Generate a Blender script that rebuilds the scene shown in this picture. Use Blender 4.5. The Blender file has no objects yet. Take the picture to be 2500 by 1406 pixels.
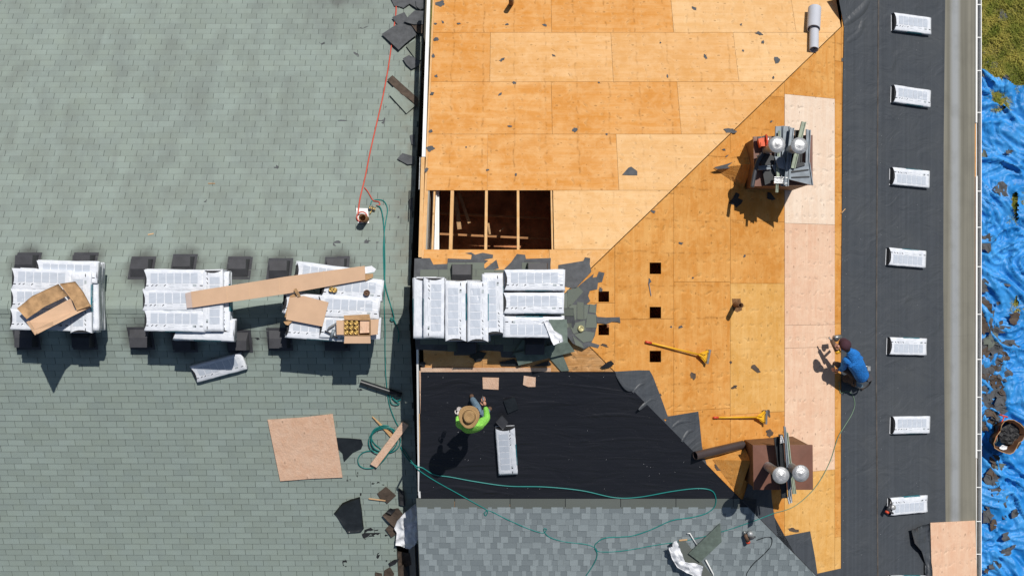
import bpy, math, random
from mathutils import Vector, Matrix, noise
from mathutils.geometry import tessellate_polygon
random.seed(7)
R = random.Random(11)
scn = bpy.context.scene
col = scn.collection
# ------------------------------------------------------------------ camera, sky, sun
F = 2600.0; CX, CY = 1250.0, 703.0; ZC = 25.9
cam_d = bpy.data.cameras.new('camera'); cam = bpy.data.objects.new('camera', cam_d); col.objects.link(cam)
cam_d.lens = 36.0 * F / 2500.0; cam_d.sensor_width = 36.0; cam_d.clip_end = 3000.0; cam_d.clip_start = 0.5
cam.location = (0, 0, ZC); cam.rotation_euler = (0, 0, 0); scn.camera = cam
SUN = Vector((0.296, 0.524, 1.0)).normalized()
w = bpy.data.worlds.new('World'); scn.world = w; w.use_nodes = True
nt = w.node_tree; nt.nodes.clear()
sky = nt.nodes.new('ShaderNodeTexSky'); sky.sky_type = 'NISHITA'; sky.sun_disc = False
sky.sun_elevation = math.asin(SUN.z); sky.sun_rotation = math.atan2(SUN.x, SUN.y)
bg = nt.nodes.new('ShaderNodeBackground'); bg.inputs['Strength'].default_value = 0.055
wo = nt.nodes.new('ShaderNodeOutputWorld')
nt.links.new(sky.outputs[0], bg.inputs[0]); nt.links.new(bg.outputs[0], wo.inputs[0])
sd = bpy.data.lights.new('sun', 'SUN'); sd.energy = 4.1; sd.angle = math.radians(0.5); sd.color = (1.0, 0.955, 0.89)
so = bpy.data.objects.new('sun', sd); col.objects.link(so)
so.rotation_euler = SUN.to_track_quat('Z', 'Y').to_euler(); so.location = (6, 10, 30)
scn.view_settings.view_transform = 'Standard'; scn.view_settings.look = 'None'
scn.view_settings.exposure = 0.0; scn.view_settings.gamma = 1.0; scn.view_settings.use_curve_mapping = False

# ------------------------------------------------------------------ planes and picking
PL = {  # z = z0 + a X + b Y
 'RN': (7.2 - 0.5 * 0.34, 0.0, -0.50), 'RS': (7.2 + 0.47 * 0.34, 0.0, 0.47), 'RE': (7.2 + 0.47 * 0.68, -0.47, 0.0),
 'LN': (6.0 - 0.54 * 0.36, 0.0, -0.54), 'LS': (6.0 + 0.45 * 0.36, 0.0, 0.45), 'G': (0.0, 0.0, 0.0)}
def hit(px, py, pl, h=0.0):
    if isinstance(pl, (int, float)): z0, a, b = pl, 0, 0
    elif pl == 'R': return max((hit(px, py, q, h) for q in ('RN', 'RS', 'RE')), key=lambda p: -p.z)
    elif pl == 'L': return max((hit(px, py, q, h) for q in ('LN', 'LS')), key=lambda p: -p.z)
    else: z0, a, b = PL[pl]
    u = (px - CX) / F; v = -(py - CY) / F
    D = (ZC - z0 - h) / (1 + a * u + b * v)
    return Vector((u * D, v * D, ZC - D))
def zpl(pl, X, Y, h=0.0):
    z0, a, b = PL[pl]; return z0 + a * X + b * Y + h
def nrm(pl):
    if isinstance(pl, (int, float)): return Vector((0, 0, 1))
    z0, a, b = PL[pl]; return Vector((-a, -b, 1)).normalized()
def which(px, py):
    if px < 1004: return 'LN' if py < 750 else 'LS'
    if px > 2394: return 'G'
    return min(('RN', 'RS', 'RE'), key=lambda q: hit(px, py, q).z)
def inside(x, y, poly):
    c = False; n = len(poly); j = n - 1
    for i in range(n):
        xi, yi = poly[i][:2]; xj, yj = poly[j][:2]
        if (yi > y) != (yj > y) and x < (xj - xi) * (y - yi) / (yj - yi) + xi: c = not c
        j = i
    return c
def clip(poly, a, b, c):
    """keep the part of a 2D polygon where a x + b y + c >= 0"""
    out = []; n = len(poly)
    for i in range(n):
        p, q = poly[i], poly[(i + 1) % n]
        dp = a * p[0] + b * p[1] + c; dq = a * q[0] + b * q[1] + c
        if dp >= 0: out.append(p)
        if (dp >= 0) != (dq >= 0):
            t = dp / (dp - dq); out.append((p[0] + t * (q[0] - p[0]), p[1] + t * (q[1] - p[1])))
    return out

# ------------------------------------------------------------------ materials
def _n(m, t): return m.node_tree.nodes.new(t)
def new_mat(name):
    m = bpy.data.materials.new(name); m.use_nodes = True
    b = m.node_tree.nodes['Principled BSDF']; return m, b, m.node_tree.links
def mixc(m, fac, c1, c2):
    x = _n(m, 'ShaderNodeMix'); x.data_type = 'RGBA'; L = m.node_tree.links
    for sock, v in ((x.inputs[0], fac), (x.inputs[6], c1), (x.inputs[7], c2)):
        if hasattr(v, 'is_output'): L.new(v, sock)
        elif isinstance(v, (int, float)): sock.default_value = v
        else: sock.default_value = (*v, 1)
    return x.outputs[2]
def mth(m, op, a, b=None, c=None, clamp=False):
    x = _n(m, 'ShaderNodeMath'); x.operation = op; x.use_clamp = clamp
    for i, v in enumerate((a, b, c)):
        if v is None: continue
        if hasattr(v, 'is_output'): m.node_tree.links.new(v, x.inputs[i])
        else: x.inputs[i].default_value = v
    return x.outputs[0]
def ramp(m, v, lo, hi):
    x = _n(m, 'ShaderNodeMapRange'); x.inputs[1].default_value = lo; x.inputs[2].default_value = hi
    m.node_tree.links.new(v, x.inputs[0]); return x.outputs[0]
def coords(m, kind='pos', scale=(1, 1, 1), rnd=0.0):
    L = m.node_tree.links
    if kind == 'pos': src = _n(m, 'ShaderNodeNewGeometry').outputs['Position']
    else: src = _n(m, 'ShaderNodeTexCoord').outputs['Object']
    mp = _n(m, 'ShaderNodeMapping'); mp.inputs['Scale'].default_value = scale; L.new(src, mp.inputs[0])
    if rnd:
        oi = _n(m, 'ShaderNodeObjectInfo'); s = mth(m, 'MULTIPLY', oi.outputs['Random'], rnd)
        cb = _n(m, 'ShaderNodeCombineXYZ')
        for i in range(3): L.new(s, cb.inputs[i])
        L.new(cb.outputs[0], mp.inputs['Location'])
    return mp.outputs[0]
def noi(m, vec, scale, detail=3.0, rough=0.55, dist=0.0):
    x = _n(m, 'ShaderNodeTexNoise'); x.inputs['Scale'].default_value = scale; x.inputs['Detail'].default_value = detail
    x.inputs['Roughness'].default_value = rough; x.inputs['Distortion'].default_value = dist
    m.node_tree.links.new(vec, x.inputs['Vector']); return x.outputs['Fac']
def bump(m, b, h, strength, dist=0.01):
    x = _n(m, 'ShaderNodeBump'); x.inputs['Strength'].default_value = strength; x.inputs['Distance'].default_value = dist
    m.node_tree.links.new(h, x.inputs['Height']); m.node_tree.links.new(x.outputs[0], b.inputs['Normal'])
def simple(name, c, rough=0.7, var=0.2, scale=12.0, metal=0.0, bmp=0.0, kind='obj', spec=0.4):
    m, b, L = new_mat(name)
    v = coords(m, kind, rnd=7.0 if kind == 'obj' else 0)
    f = ramp(m, noi(m, v, scale), 0.3, 0.7)
    f2 = ramp(m, noi(m, v, scale * 6), 0.3, 0.7)
    c1 = tuple(x * (1 - var) for x in c); c2 = tuple(min(1, x * (1 + var)) for x in c)
    cc = mixc(m, f, c1, c2); cc = mixc(m, mth(m, 'MULTIPLY', f2, 0.35), cc, c1)
    L.new(cc, b.inputs['Base Color']); b.inputs['Roughness'].default_value = rough; b.inputs['Metallic'].default_value = metal
    b.inputs['Specular IOR Level'].default_value = spec
    if bmp: bump(m, b, mth(m, 'ADD', f, f2), bmp)
    return m
def wood(name, cd, cm, cl, axis, stain=0.5, raft=0.0, rough=0.75, nails=1.0):
    """plywood veneer: grain along axis, cathedral figure, footballs and nail marks, damp staining over the rafters"""
    m, b, L = new_mat(name)
    sc = (0.55, 7.0, 7.0) if axis == 'x' else (7.0, 0.55, 7.0)
    v = coords(m, 'pos', sc, 9.0); vp = coords(m, 'pos', (1, 1, 1), 9.0)
    g1 = ramp(m, noi(m, v, 1.1, 4, 0.6, 0.8), 0.32, 0.68)
    g2 = ramp(m, noi(m, v, 7.0, 3, 0.6), 0.35, 0.65)
    bl = ramp(m, noi(m, vp, 1.5, 5, 0.65, 0.4), 0.40, 0.62)
    sm = ramp(m, noi(m, vp, 4.5, 4, 0.65, 0.6), 0.46, 0.66)
    oi = _n(m, 'ShaderNodeObjectInfo').outputs['Random']
    c = mixc(m, g1, cm, cl)
    c = mixc(m, mth(m, 'MULTIPLY', bl, stain), c, cd)
    c = mixc(m, mth(m, 'MULTIPLY', g2, 0.22), c, cd)
    c = mixc(m, mth(m, 'MULTIPLY', sm, 0.55), c, cl)
    c = mixc(m, mth(m, 'MULTIPLY', oi, 0.25), c, cd)
    # knots, plugs and nail heads
    vo = _n(m, 'ShaderNodeTexVoronoi'); vo.inputs['Scale'].default_value = 1.0
    vs = coords(m, 'pos', (3.6, 6.2, 1.0) if axis == 'x' else (6.2, 3.6, 1.0), 9.0); L.new(vs, vo.inputs['Vector'])
    kn = mth(m, 'LESS_THAN', vo.outputs['Distance'], 0.10)
    halo = ramp(m, vo.outputs['Distance'], 0.34, 0.08)
    c = mixc(m, mth(m, 'MULTIPLY', halo, 0.22), c, cl)
    dk = tuple(x * 0.42 for x in cd)
    c = mixc(m, mth(m, 'MULTIPLY', kn, 0.5), c, dk)
    if raft:
        ps = _n(m, 'ShaderNodeSeparateXYZ'); L.new(_n(m, 'ShaderNodeNewGeometry').outputs['Position'], ps.inputs[0])
        src = ps.outputs[0] if axis == 'x' else ps.outputs[1]
        wob = mth(m, 'MULTIPLY', mth(m, 'SUBTRACT', noi(m, vp, 3.0), 0.5), 0.16)
        t = mth(m, 'FRACT', mth(m, 'DIVIDE', mth(m, 'ADD', mth(m, 'ADD', src, 60.0), wob), 0.6096))
        d = mth(m, 'ABSOLUTE', mth(m, 'SUBTRACT', t, 0.5))
        ln = mth(m, 'MULTIPLY', ramp(m, d, 0.045, 0.0), ramp(m, noi(m, vp, 9.0), 0.45, 0.62))
        c = mixc(m, mth(m, 'MULTIPLY', ln, raft), c, dk)
    # rows of nail heads pulling the veneer down over every rafter
    pn = _n(m, 'ShaderNodeSeparateXYZ'); L.new(_n(m, 'ShaderNodeNewGeometry').outputs['Position'], pn.inputs[0])
    i0, i1 = (0, 1) if axis == 'x' else (1, 0)
    jn = mth(m, 'MULTIPLY', mth(m, 'SUBTRACT', noi(m, vp, 5.0, 1), 0.5), 0.22)
    jn2 = mth(m, 'MULTIPLY', mth(m, 'SUBTRACT', noi(m, coords(m, 'pos', (1, 1, 1), 3.0), 2.2, 1), 0.5), 0.5)
    ta = mth(m, 'MULTIPLY', mth(m, 'SUBTRACT', mth(m, 'FRACT', mth(m, 'DIVIDE', mth(m, 'ADD', mth(m, 'ADD', pn.outputs[i0], 60.3048), jn), 0.3048)), 0.5), 0.3048)
    tb = mth(m, 'MULTIPLY', mth(m, 'SUBTRACT', mth(m, 'FRACT', mth(m, 'DIVIDE', mth(m, 'ADD', mth(m, 'ADD', pn.outputs[i1], 60.0), jn2), 0.17)), 0.5), 0.17)
    nd = mth(m, 'SQRT', mth(m, 'ADD', mth(m, 'MULTIPLY', ta, ta), mth(m, 'MULTIPLY', tb, tb)))
    dim = mth(m, 'MULTIPLY', ramp(m, nd, 0.055, 0.012), mth(m, 'MULTIPLY', ramp(m, noi(m, vp, 1.3, 2), 0.40, 0.56), nails)); nh = mth(m, 'MULTIPLY', mth(m, 'LESS_THAN', nd, 0.011), 0.45 * nails)
    c = mixc(m, mth(m, 'MULTIPLY', dim, 0.35), c, cl); c = mixc(m, nh, c, dk)  # pale highlight of each dimple mixed into the colour, dark nail head
    L.new(c, b.inputs['Base Color']); b.inputs['Roughness'].default_value = rough
    b.inputs['Specular IOR Level'].default_value = 0.25
    bump(m, b, mth(m, 'SUBTRACT', mth(m, 'ADD', mth(m, 'MULTIPLY', g2, 0.4), mth(m, 'ADD', mth(m, 'MULTIPLY', halo, 0.6), bl)), mth(m, 'MULTIPLY', dim, 1.6)), 0.6, 0.012)
    return m
def shingle_mat(name, base, dirt_shade, varf=0.12, granule=220.0):
    m, b, L = new_mat(name)
    at = _n(m, 'ShaderNodeAttribute'); at.attribute_name = 'rnd'
    oi = _n(m, 'ShaderNodeObjectInfo').outputs['Random']
    wn = _n(m, 'ShaderNodeTexWhiteNoise'); wn.noise_dimensions = '1D'
    L.new(mth(m, 'ADD', mth(m, 'MULTIPLY', at.outputs['Fac'], 91.0), mth(m, 'MULTIPLY', oi, 17.0)), wn.inputs['W'])
    v = coords(m, 'pos', (1, 1, 1)); vs = coords(m, 'pos', (1.3, 0.28, 1)); vr = coords(m, 'pos', (0.3, 7.5, 1))
    gr = ramp(m, noi(m, v, granule, 2), 0.25, 0.75)
    st = ramp(m, noi(m, vs, 1.3, 5, 0.62, 0.5), 0.44, 0.74)
    sp0 = _n(m, 'ShaderNodeSeparateXYZ'); L.new(_n(m, 'ShaderNodeNewGeometry').outputs['Position'], sp0.inputs[0])
    st = mth(m, 'MULTIPLY', st, mth(m, 'ADD', mth(m, 'MULTIPLY', ramp(m, sp0.outputs[1], -0.5, 2.0), 0.8), 0.2))  # dirt streaks heavier to the north, partly to offset that slope's extra sunlight
    md = ramp(m, noi(m, v, 2.2, 4), 0.35, 0.7)
    c1 = tuple(x * (1 - varf) for x in base); c2 = tuple(x * (1 + varf) for x in base)
    c = mixc(m, wn.outputs['Value'], c1, c2)
    c = mixc(m, mth(m, 'MULTIPLY', md, 0.30), c, (base[0] * 1.02, base[1] * 0.98, base[2] * 0.82))
    c = mixc(m, mth(m, 'MULTIPLY', ramp(m, noi(m, vr, 1.0, 3), 0.4, 0.7), 0.16), c, c1)
    c = mixc(m, mth(m, 'MULTIPLY', gr, 0.22), c, tuple(x * 0.62 for x in base))
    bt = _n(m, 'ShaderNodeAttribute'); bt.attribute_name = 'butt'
    course_shade = mth(m, 'MULTIPLY', ramp(m, bt.outputs['Fac'], 0.22, 0.02), mth(m, 'GREATER_THAN', bt.outputs['Fac'], 0.0005))
    c = mixc(m, mth(m, 'MULTIPLY', course_shade, 0.42), c, dirt_shade)  # course shadow line painted along the upper edge of each tab
    c = mixc(m, mth(m, 'MULTIPLY', st, 0.42), c, dirt_shade)
    sp = _n(m, 'ShaderNodeSeparateXYZ'); L.new(_n(m, 'ShaderNodeNewGeometry').outputs['Position'], sp.inputs[0])
    # brown run-off grime along the roof edge beside the gap and soot at the far corner
    ed = mth(m, 'MULTIPLY', ramp(m, sp.outputs[0], -2.5, -1.92), ramp(m, noi(m, v, 4.0, 4), 0.3, 0.65))
    ed = mth(m, 'MULTIPLY', ed, ramp(m, sp.outputs[1], -4.5, 1.0))
    # grey tone painted over the north-facing slope to offset its extra sunlight
    if name == 'old_green_shingle': c = mixc(m, mth(m, 'MULTIPLY', mth(m, 'ADD', mth(m, 'MULTIPLY', ramp(m, noi(m, v, 0.9, 4), 0.3, 0.7), 0.14), 0.12), ramp(m, sp.outputs[1], -0.6, 0.0)), c, (0.13, 0.14, 0.125))
    if name == 'old_green_shingle': c = mixc(m, mth(m, 'MULTIPLY', ed, 0.55), c, (0.16, 0.125, 0.085))
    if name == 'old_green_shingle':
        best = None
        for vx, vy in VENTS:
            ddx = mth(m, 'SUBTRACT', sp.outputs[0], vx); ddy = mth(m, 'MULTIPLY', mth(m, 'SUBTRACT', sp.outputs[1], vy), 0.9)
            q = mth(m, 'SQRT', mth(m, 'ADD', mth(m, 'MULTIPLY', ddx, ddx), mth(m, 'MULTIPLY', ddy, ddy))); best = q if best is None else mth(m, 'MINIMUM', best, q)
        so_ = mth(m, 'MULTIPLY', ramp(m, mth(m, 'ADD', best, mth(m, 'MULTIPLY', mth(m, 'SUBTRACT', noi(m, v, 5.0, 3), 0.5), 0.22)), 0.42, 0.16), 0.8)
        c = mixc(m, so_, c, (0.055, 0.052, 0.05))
        dx = mth(m, 'ABSOLUTE', mth(m, 'ADD', sp.outputs[0], 3.9)); 
        k = mth(m, 'MULTIPLY', ramp(m, dx, 1.0, 0.1), ramp(m, sp.outputs[1], 5.2, 6.6))
        c = mixc(m, mth(m, 'MULTIPLY', mth(m, 'MULTIPLY', k, ramp(m, noi(m, v, 1.6, 4), 0.25, 0.6)), 0.75), c, (0.09, 0.085, 0.085))
    L.new(c, b.inputs['Base Color']); b.inputs['Roughness'].default_value = 0.95; b.inputs['Specular IOR Level'].default_value = 0.15
    bump(m, b, gr, 0.35, 0.004)
    return m
def felt_mat(name, c, sheen_axis='x', rough=0.5, wr=0.6):
    m, b, L = new_mat(name)
    v = coords(m, 'pos'); vs = coords(m, 'pos', (0.15, 18, 1) if sheen_axis == 'x' else (18, 0.15, 1))
    vw = coords(m, 'pos', (0.7, 2.2, 1) if sheen_axis == 'x' else (1.1, 1.5, 1))
    st = ramp(m, noi(m, vs, 1.0, 3), 0.35, 0.7); wrn = noi(m, vw, 1.7, 4, 0.5, 1.2)
    sp = ramp(m, noi(m, v, 40.0, 2), 0.70, 0.78)
    cc = mixc(m, mth(m, 'MULTIPLY', st, 0.45), c, tuple(x * 1.5 for x in c))
    cc = mixc(m, mth(m, 'MULTIPLY', ramp(m, noi(m, v, 1.2, 4), 0.4, 0.7), 0.35), cc, (c[0] * 1.6, c[1] * 1.5, c[2] * 1.35))
    cc = mixc(m, mth(m, 'MULTIPLY', sp, 0.25), cc, (0.25, 0.24, 0.22))
    L.new(cc, b.inputs['Base Color']); b.inputs['Roughness'].default_value = rough; b.inputs['Specular IOR Level'].default_value = 0.35
    bump(m, b, mth(m, 'ADD', wrn, mth(m, 'MULTIPLY', st, 0.05)), wr, 0.06)
    return m
M = {}
VENT_PX = ((67, 644, 'LN'), (206, 644, 'LN'), (347, 654, 'LN'), (449, 648, 'LN'), (584, 654, 'LN'), (683, 658, 'LN'), (822, 653, 'LN'), (66, 826, 'LS'), (205, 826, 'LS'), (345, 826, 'LS'), (450, 832, 'LS'), (585, 833, 'LS'), (683, 828, 'LS'), (822, 828, 'LS'))
VENTS = [(hit(x, y, p).x, hit(x, y, p).y) for x, y, p in VENT_PX]
M['ply_n'] = wood('aged_plywood_north', (0.53, 0.20, 0.022), (0.63, 0.285, 0.068), (0.71, 0.42, 0.18), 'x', 0.60, 0.55)
M['ply_nm'] = wood('peach_plywood_north', (0.56, 0.26, 0.06), (0.66, 0.355, 0.125), (0.74, 0.47, 0.235), 'x', 0.45, 0.4)
M['ply_np'] = wood('pale_plywood_north', (0.60, 0.31, 0.10), (0.68, 0.405, 0.17), (0.76, 0.51, 0.27), 'x', 0.35, 0.25)
M['ply_e'] = wood('aged_plywood_east', (0.49, 0.185, 0.022), (0.60, 0.262, 0.056), (0.69, 0.375, 0.12), 'y', 0.6, 0.5)
M['ply_ep'] = wood('pale_plywood_east', (0.52, 0.25, 0.045), (0.65, 0.35, 0.095), (0.73, 0.45, 0.17), 'y', 0.45, 0.2)
M['ply_s'] = wood('aged_plywood_south', (0.46, 0.20, 0.05), (0.62, 0.32, 0.11), (0.76, 0.46, 0.22), 'x', 0.5, 0.3)
M['ply_new'] = wood('fresh_pink_plywood', (0.58, 0.32, 0.20), (0.70, 0.455, 0.315), (0.76, 0.56, 0.41), 'y', 0.25, 0.0)
M['ply_white'] = wood('fresh_white_plywood', (0.62, 0.43, 0.31), (0.73, 0.57, 0.44), (0.78, 0.66, 0.54), 'y', 0.15, 0.0)
M['ply_loose'] = wood('loose_pink_plywood', (0.62, 0.36, 0.22), (0.74, 0.48, 0.34), (0.80, 0.58, 0.44), 'y', 0.35, 0.0, 0.75, 0.0)
M['lumber'] = wood('pine_lumber', (0.50, 0.25, 0.08), (0.66, 0.39, 0.17), (0.74, 0.50, 0.26), 'y', 0.3, 0.0, 0.75, 0.0)
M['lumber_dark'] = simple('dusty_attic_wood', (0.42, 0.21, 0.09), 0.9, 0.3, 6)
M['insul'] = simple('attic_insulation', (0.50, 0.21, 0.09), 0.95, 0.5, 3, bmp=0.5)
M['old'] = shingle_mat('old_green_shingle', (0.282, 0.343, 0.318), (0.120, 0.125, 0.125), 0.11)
M['oldr'] = shingle_mat('old_grey_green_shingle', (0.150, 0.172, 0.150), (0.08, 0.085, 0.085))
M['deck_dark'] = simple('dark_roof_deck', (0.055, 0.068, 0.062), 0.95, 0.2, 4)
M['scrap'] = simple('torn_felt', (0.085, 0.09, 0.098), 0.85, 0.25, 9, bmp=0.3)
M['scrap_dk'] = simple('black_felt_scrap', (0.020, 0.021, 0.024), 0.6, 0.3, 9, bmp=0.3)
M['scrap_br'] = simple('brown_shingle_scrap', (0.085, 0.062, 0.047), 0.85, 0.3, 9, bmp=0.3)
M['felt_s'] = felt_mat('black_underlay_south', (0.0125, 0.0138, 0.019), 'x', 0.5, 0.55)
M['felt_e'] = felt_mat('black_underlay_east', (0.050, 0.057, 0.067), 'y', 0.46, 0.65)
M['eave'] = None
M['white'] = simple('white_paint', (0.80, 0.81, 0.80), 0.5, 0.04, 5)
M['gutter_in'] = simple('gutter_inside', (0.10, 0.095, 0.085), 0.8, 0.4, 8)
M['wrap'] = None
M['teal'] = simple('teal_print', (0.030, 0.19, 0.24), 0.4, 0.1, 9)
M['ink'] = simple('dark_print', (0.03, 0.035, 0.045), 0.5, 0.1, 9)
M['greyink'] = simple('grey_print', (0.40, 0.45, 0.48), 0.5, 0.1, 30)
M['card'] = simple('cardboard', (0.58, 0.385, 0.25), 0.85, 0.07, 3)
M['card_d'] = simple('cardboard_worn', (0.44, 0.27, 0.135), 0.9, 0.30, 9, bmp=0.2)
M['vent'] = simple('black_plastic', (0.052, 0.053, 0.060), 0.45, 0.2, 5)
M['brown'] = simple('brown_metal', (0.165, 0.072, 0.048), 0.45, 0.15, 4)
M['brown_w'] = simple('brown_siding', (0.17, 0.085, 0.038), 0.7, 0.3, 5)
M['galv'] = simple('galvanised_steel', (0.50, 0.51, 0.52), 0.42, 0.30, 9, metal=0.5, bmp=0.3)
M['greym'] = simple('grey_flashing', (0.20, 0.235, 0.27), 0.5, 0.25, 7, metal=0.15)
M['greenm'] = simple('green_grey_flashing', (0.30, 0.35, 0.27), 0.6, 0.25, 7)
M['blackm'] = simple('black_flashing', (0.02, 0.024, 0.028), 0.35, 0.3, 7)
M['red_hose'] = simple('red_rubber', (0.55, 0.085, 0.055), 0.5, 0.1, 5)
M['teal_hose'] = simple('teal_rubber', (0.012, 0.20, 0.185), 0.4, 0.1, 5)
M['pale_hose'] = simple('pale_green_rubber', (0.16, 0.26, 0.17), 0.5, 0.1, 5)
M['brass'] = simple('brass', (0.62, 0.42, 0.14), 0.35, 0.2, 12, metal=0.7)
M['yellow'] = simple('yellow_paint', (0.78, 0.42, 0.02), 0.4, 0.1, 6)
M['redp'] = simple('red_paint', (0.62, 0.07, 0.03), 0.4, 0.15, 6)
M['orangep'] = simple('orange_plastic', (0.72, 0.10, 0.02), 0.4, 0.25, 14)
M['steel'] = simple('worn_steel', (0.35, 0.35, 0.34), 0.4, 0.25, 12, metal=0.7)
M['membr'] = simple('grey_roll_backing', (0.50, 0.52, 0.58), 0.45, 0.05, 3)
M['wood_chip'] = simple('wood_splinter', (0.66, 0.42, 0.22), 0.8, 0.15, 9)
M['wallp'] = simple('beige_siding', (0.30, 0.28, 0.24), 0.8, 0.1, 2)
M['greenstrip'] = simple('green_shingle_strip', (0.14, 0.18, 0.155), 0.9, 0.25, 9)
M['skin'] = simple('skin', (0.50, 0.25, 0.17), 0.5, 0.06, 6)
M['glove'] = simple('light_glove', (0.66, 0.60, 0.58), 0.8, 0.1, 9)
M['hivis'] = simple('hi_vis_green_shirt', (0.27, 0.68, 0.10), 0.8, 0.22, 6, bmp=1.0)
M['blue_sh'] = simple('blue_shirt', (0.012, 0.18, 0.58), 0.8, 0.28, 6, bmp=1.0)
M['jeans'] = simple('faded_denim', (0.16, 0.25, 0.33), 0.9, 0.25, 12, bmp=0.3)
M['dkpants'] = simple('dark_denim', (0.035, 0.035, 0.04), 0.9, 0.25, 12)
M['boot'] = simple('brown_boot', (0.12, 0.07, 0.045), 0.8, 0.2, 9)
M['cap'] = simple('maroon_cap', (0.055, 0.022, 0.032), 0.9, 0.2, 9)
M['hair'] = simple('dark_hair', (0.02, 0.014, 0.012), 0.8, 0.2, 20)
M['straw'] = None
M['plastic_w'] = simple('white_plastic_sheet', (0.76, 0.78, 0.82), 0.45, 0.06, 7, bmp=0.25)
M['orange_in'] = simple('brown_plastic_tub', (0.075, 0.032, 0.014), 0.5, 0.2, 5)
def wrap_mat():
    m, b, L = new_mat('white_wrapper'); v = coords(m, 'obj', rnd=9.0)
    f = ramp(m, noi(m, v, 9.0, 3), 0.4, 0.75); L.new(mixc(m, f, (0.73, 0.76, 0.81), (0.60, 0.635, 0.70)), b.inputs['Base Color'])
    b.inputs['Roughness'].default_value = 0.32
    vw = coords(m, 'obj', (1.0, 2.5, 1.0), 9.0); bump(m, b, noi(m, vw, 5.0, 3, 0.5, 1.5), 0.35, 0.03); return m
M['wrap'] = wrap_mat()
def print_mat():
    m, b, L = new_mat('fine_print'); v = coords(m, 'obj')
    wv = _n(m, 'ShaderNodeTexWave'); wv.bands_direction = 'Y'; wv.inputs['Scale'].default_value = 28.0; wv.inputs['Distortion'].default_value = 1.0
    L.new(v, wv.inputs['Vector']); L.new(mixc(m, wv.outputs['Fac'], (0.40, 0.45, 0.53), (0.60, 0.645, 0.71)), b.inputs['Base Color'])
    b.inputs['Roughness'].default_value = 0.35; return m
M['fine'] = print_mat()
def straw_mat():
    m, b, L = new_mat('woven_straw'); v = coords(m, 'obj')
    wv = _n(m, 'ShaderNodeTexWave'); wv.wave_type = 'RINGS'; wv.rings_direction = 'Z'; wv.inputs['Scale'].default_value = 16.0; wv.inputs['Distortion'].default_value = 2.0
    L.new(v, wv.inputs['Vector']); L.new(mixc(m, wv.outputs['Fac'], (0.22, 0.12, 0.045), (0.44, 0.29, 0.13)), b.inputs['Base Color'])
    b.inputs['Roughness'].default_value = 0.8; bump(m, b, wv.outputs['Fac'], 0.4, 0.01); return m
M['straw'] = straw_mat()
def eave_mat():
    m, b, L = new_mat('weathered_eave_membrane'); vs = coords(m, 'pos', (9, 0.12, 1)); v = coords(m, 'pos')
    st = ramp(m, noi(m, vs, 1.0, 4), 0.3, 0.7); c = mixc(m, st, (0.135, 0.13, 0.105), (0.235, 0.225, 0.185))
    sp = _n(m, 'ShaderNodeSeparateXYZ'); L.new(_n(m, 'ShaderNodeNewGeometry').outputs['Position'], sp.inputs[0])
    d = mth(m, 'ABSOLUTE', mth(m, 'SUBTRACT', sp.outputs[0], 9.50)); c = mixc(m, mth(m, 'MULTIPLY', ramp(m, d, 0.16, 0.05), 0.62), c, (0.33, 0.36, 0.40))
    c = mixc(m, mth(m, 'MULTIPLY', ramp(m, noi(m, v, 2.0, 5), 0.5, 0.75), 0.3), c, (0.09, 0.085, 0.07))
    L.new(c, b.inputs['Base Color']); b.inputs['Roughness'].default_value = 0.75; bump(m, b, st, 0.3, 0.01); return m
M['eave'] = eave_mat()
def tarp_mat():
    m, b, L = new_mat('blue_tarp'); v = coords(m, 'pos', (1, 1, 1)); vw = coords(m, 'pos', (1.6, 1.0, 1))
    c = mixc(m, ramp(m, noi(m, v, 2.0, 4), 0.35, 0.7), (0.012, 0.20, 0.56), (0.06, 0.33, 0.74))
    L.new(c, b.inputs['Base Color']); b.inputs['Roughness'].default_value = 0.46; b.inputs['Specular IOR Level'].default_value = 0.35
    h = mth(m, 'ADD', noi(m, vw, 1.9, 4, 0.5, 2.2), mth(m, 'MULTIPLY', noi(m, v, 16.0, 3), 0.08)); bump(m, b, h, 0.7, 0.06); return m
M['tarp'] = tarp_mat()
def ground_mat():
    m, b, L = new_mat('lawn_soil'); v = coords(m, 'pos')
    c = mixc(m, ramp(m, noi(m, v, 2.5, 5), 0.35, 0.65), (0.13, 0.14, 0.022), (0.16, 0.115, 0.05))
    c = mixc(m, ramp(m, noi(m, v, 14.0, 4), 0.4, 0.7), c, (0.055, 0.075, 0.012))
    L.new(c, b.inputs['Base Color']); b.inputs['Roughness'].default_value = 0.95; return m
M['ground'] = ground_mat()
def grass_mat():
    m, b, L = new_mat('dry_grass'); v = coords(m, 'pos')
    c = mixc(m, ramp(m, noi(m, v, 3.0, 4), 0.38, 0.62), (0.19, 0.24, 0.025), (0.60, 0.50, 0.11))
    c = mixc(m, ramp(m, noi(m, v, 30.0, 2), 0.4, 0.7), c, (0.22, 0.23, 0.03))
    L.new(c, b.inputs['Base Color']); b.inputs['Roughness'].default_value = 0.8; return m
M['grass'] = grass_mat()
def lam_mat():
    m, b, L = new_mat('new_laminated_shingle')
    at = _n(m, 'ShaderNodeAttribute'); at.attribute_name = 'rnd'; v = coords(m, 'pos')
    c = mixc(m, at.outputs['Fac'], (0.195, 0.230, 0.243), (0.335, 0.388, 0.402))
    gr = ramp(m, noi(m, v, 90.0, 2), 0.3, 0.7); c = mixc(m, mth(m, 'MULTIPLY', gr, 0.40), c, (0.12, 0.14, 0.16))
    L.new(c, b.inputs['Base Color']); b.inputs['Roughness'].default_value = 0.95; b.inputs['Specular IOR Level'].default_value = 0.15
    bump(m, b, gr, 0.4, 0.004); return m
M['lam'] = lam_mat()
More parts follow.
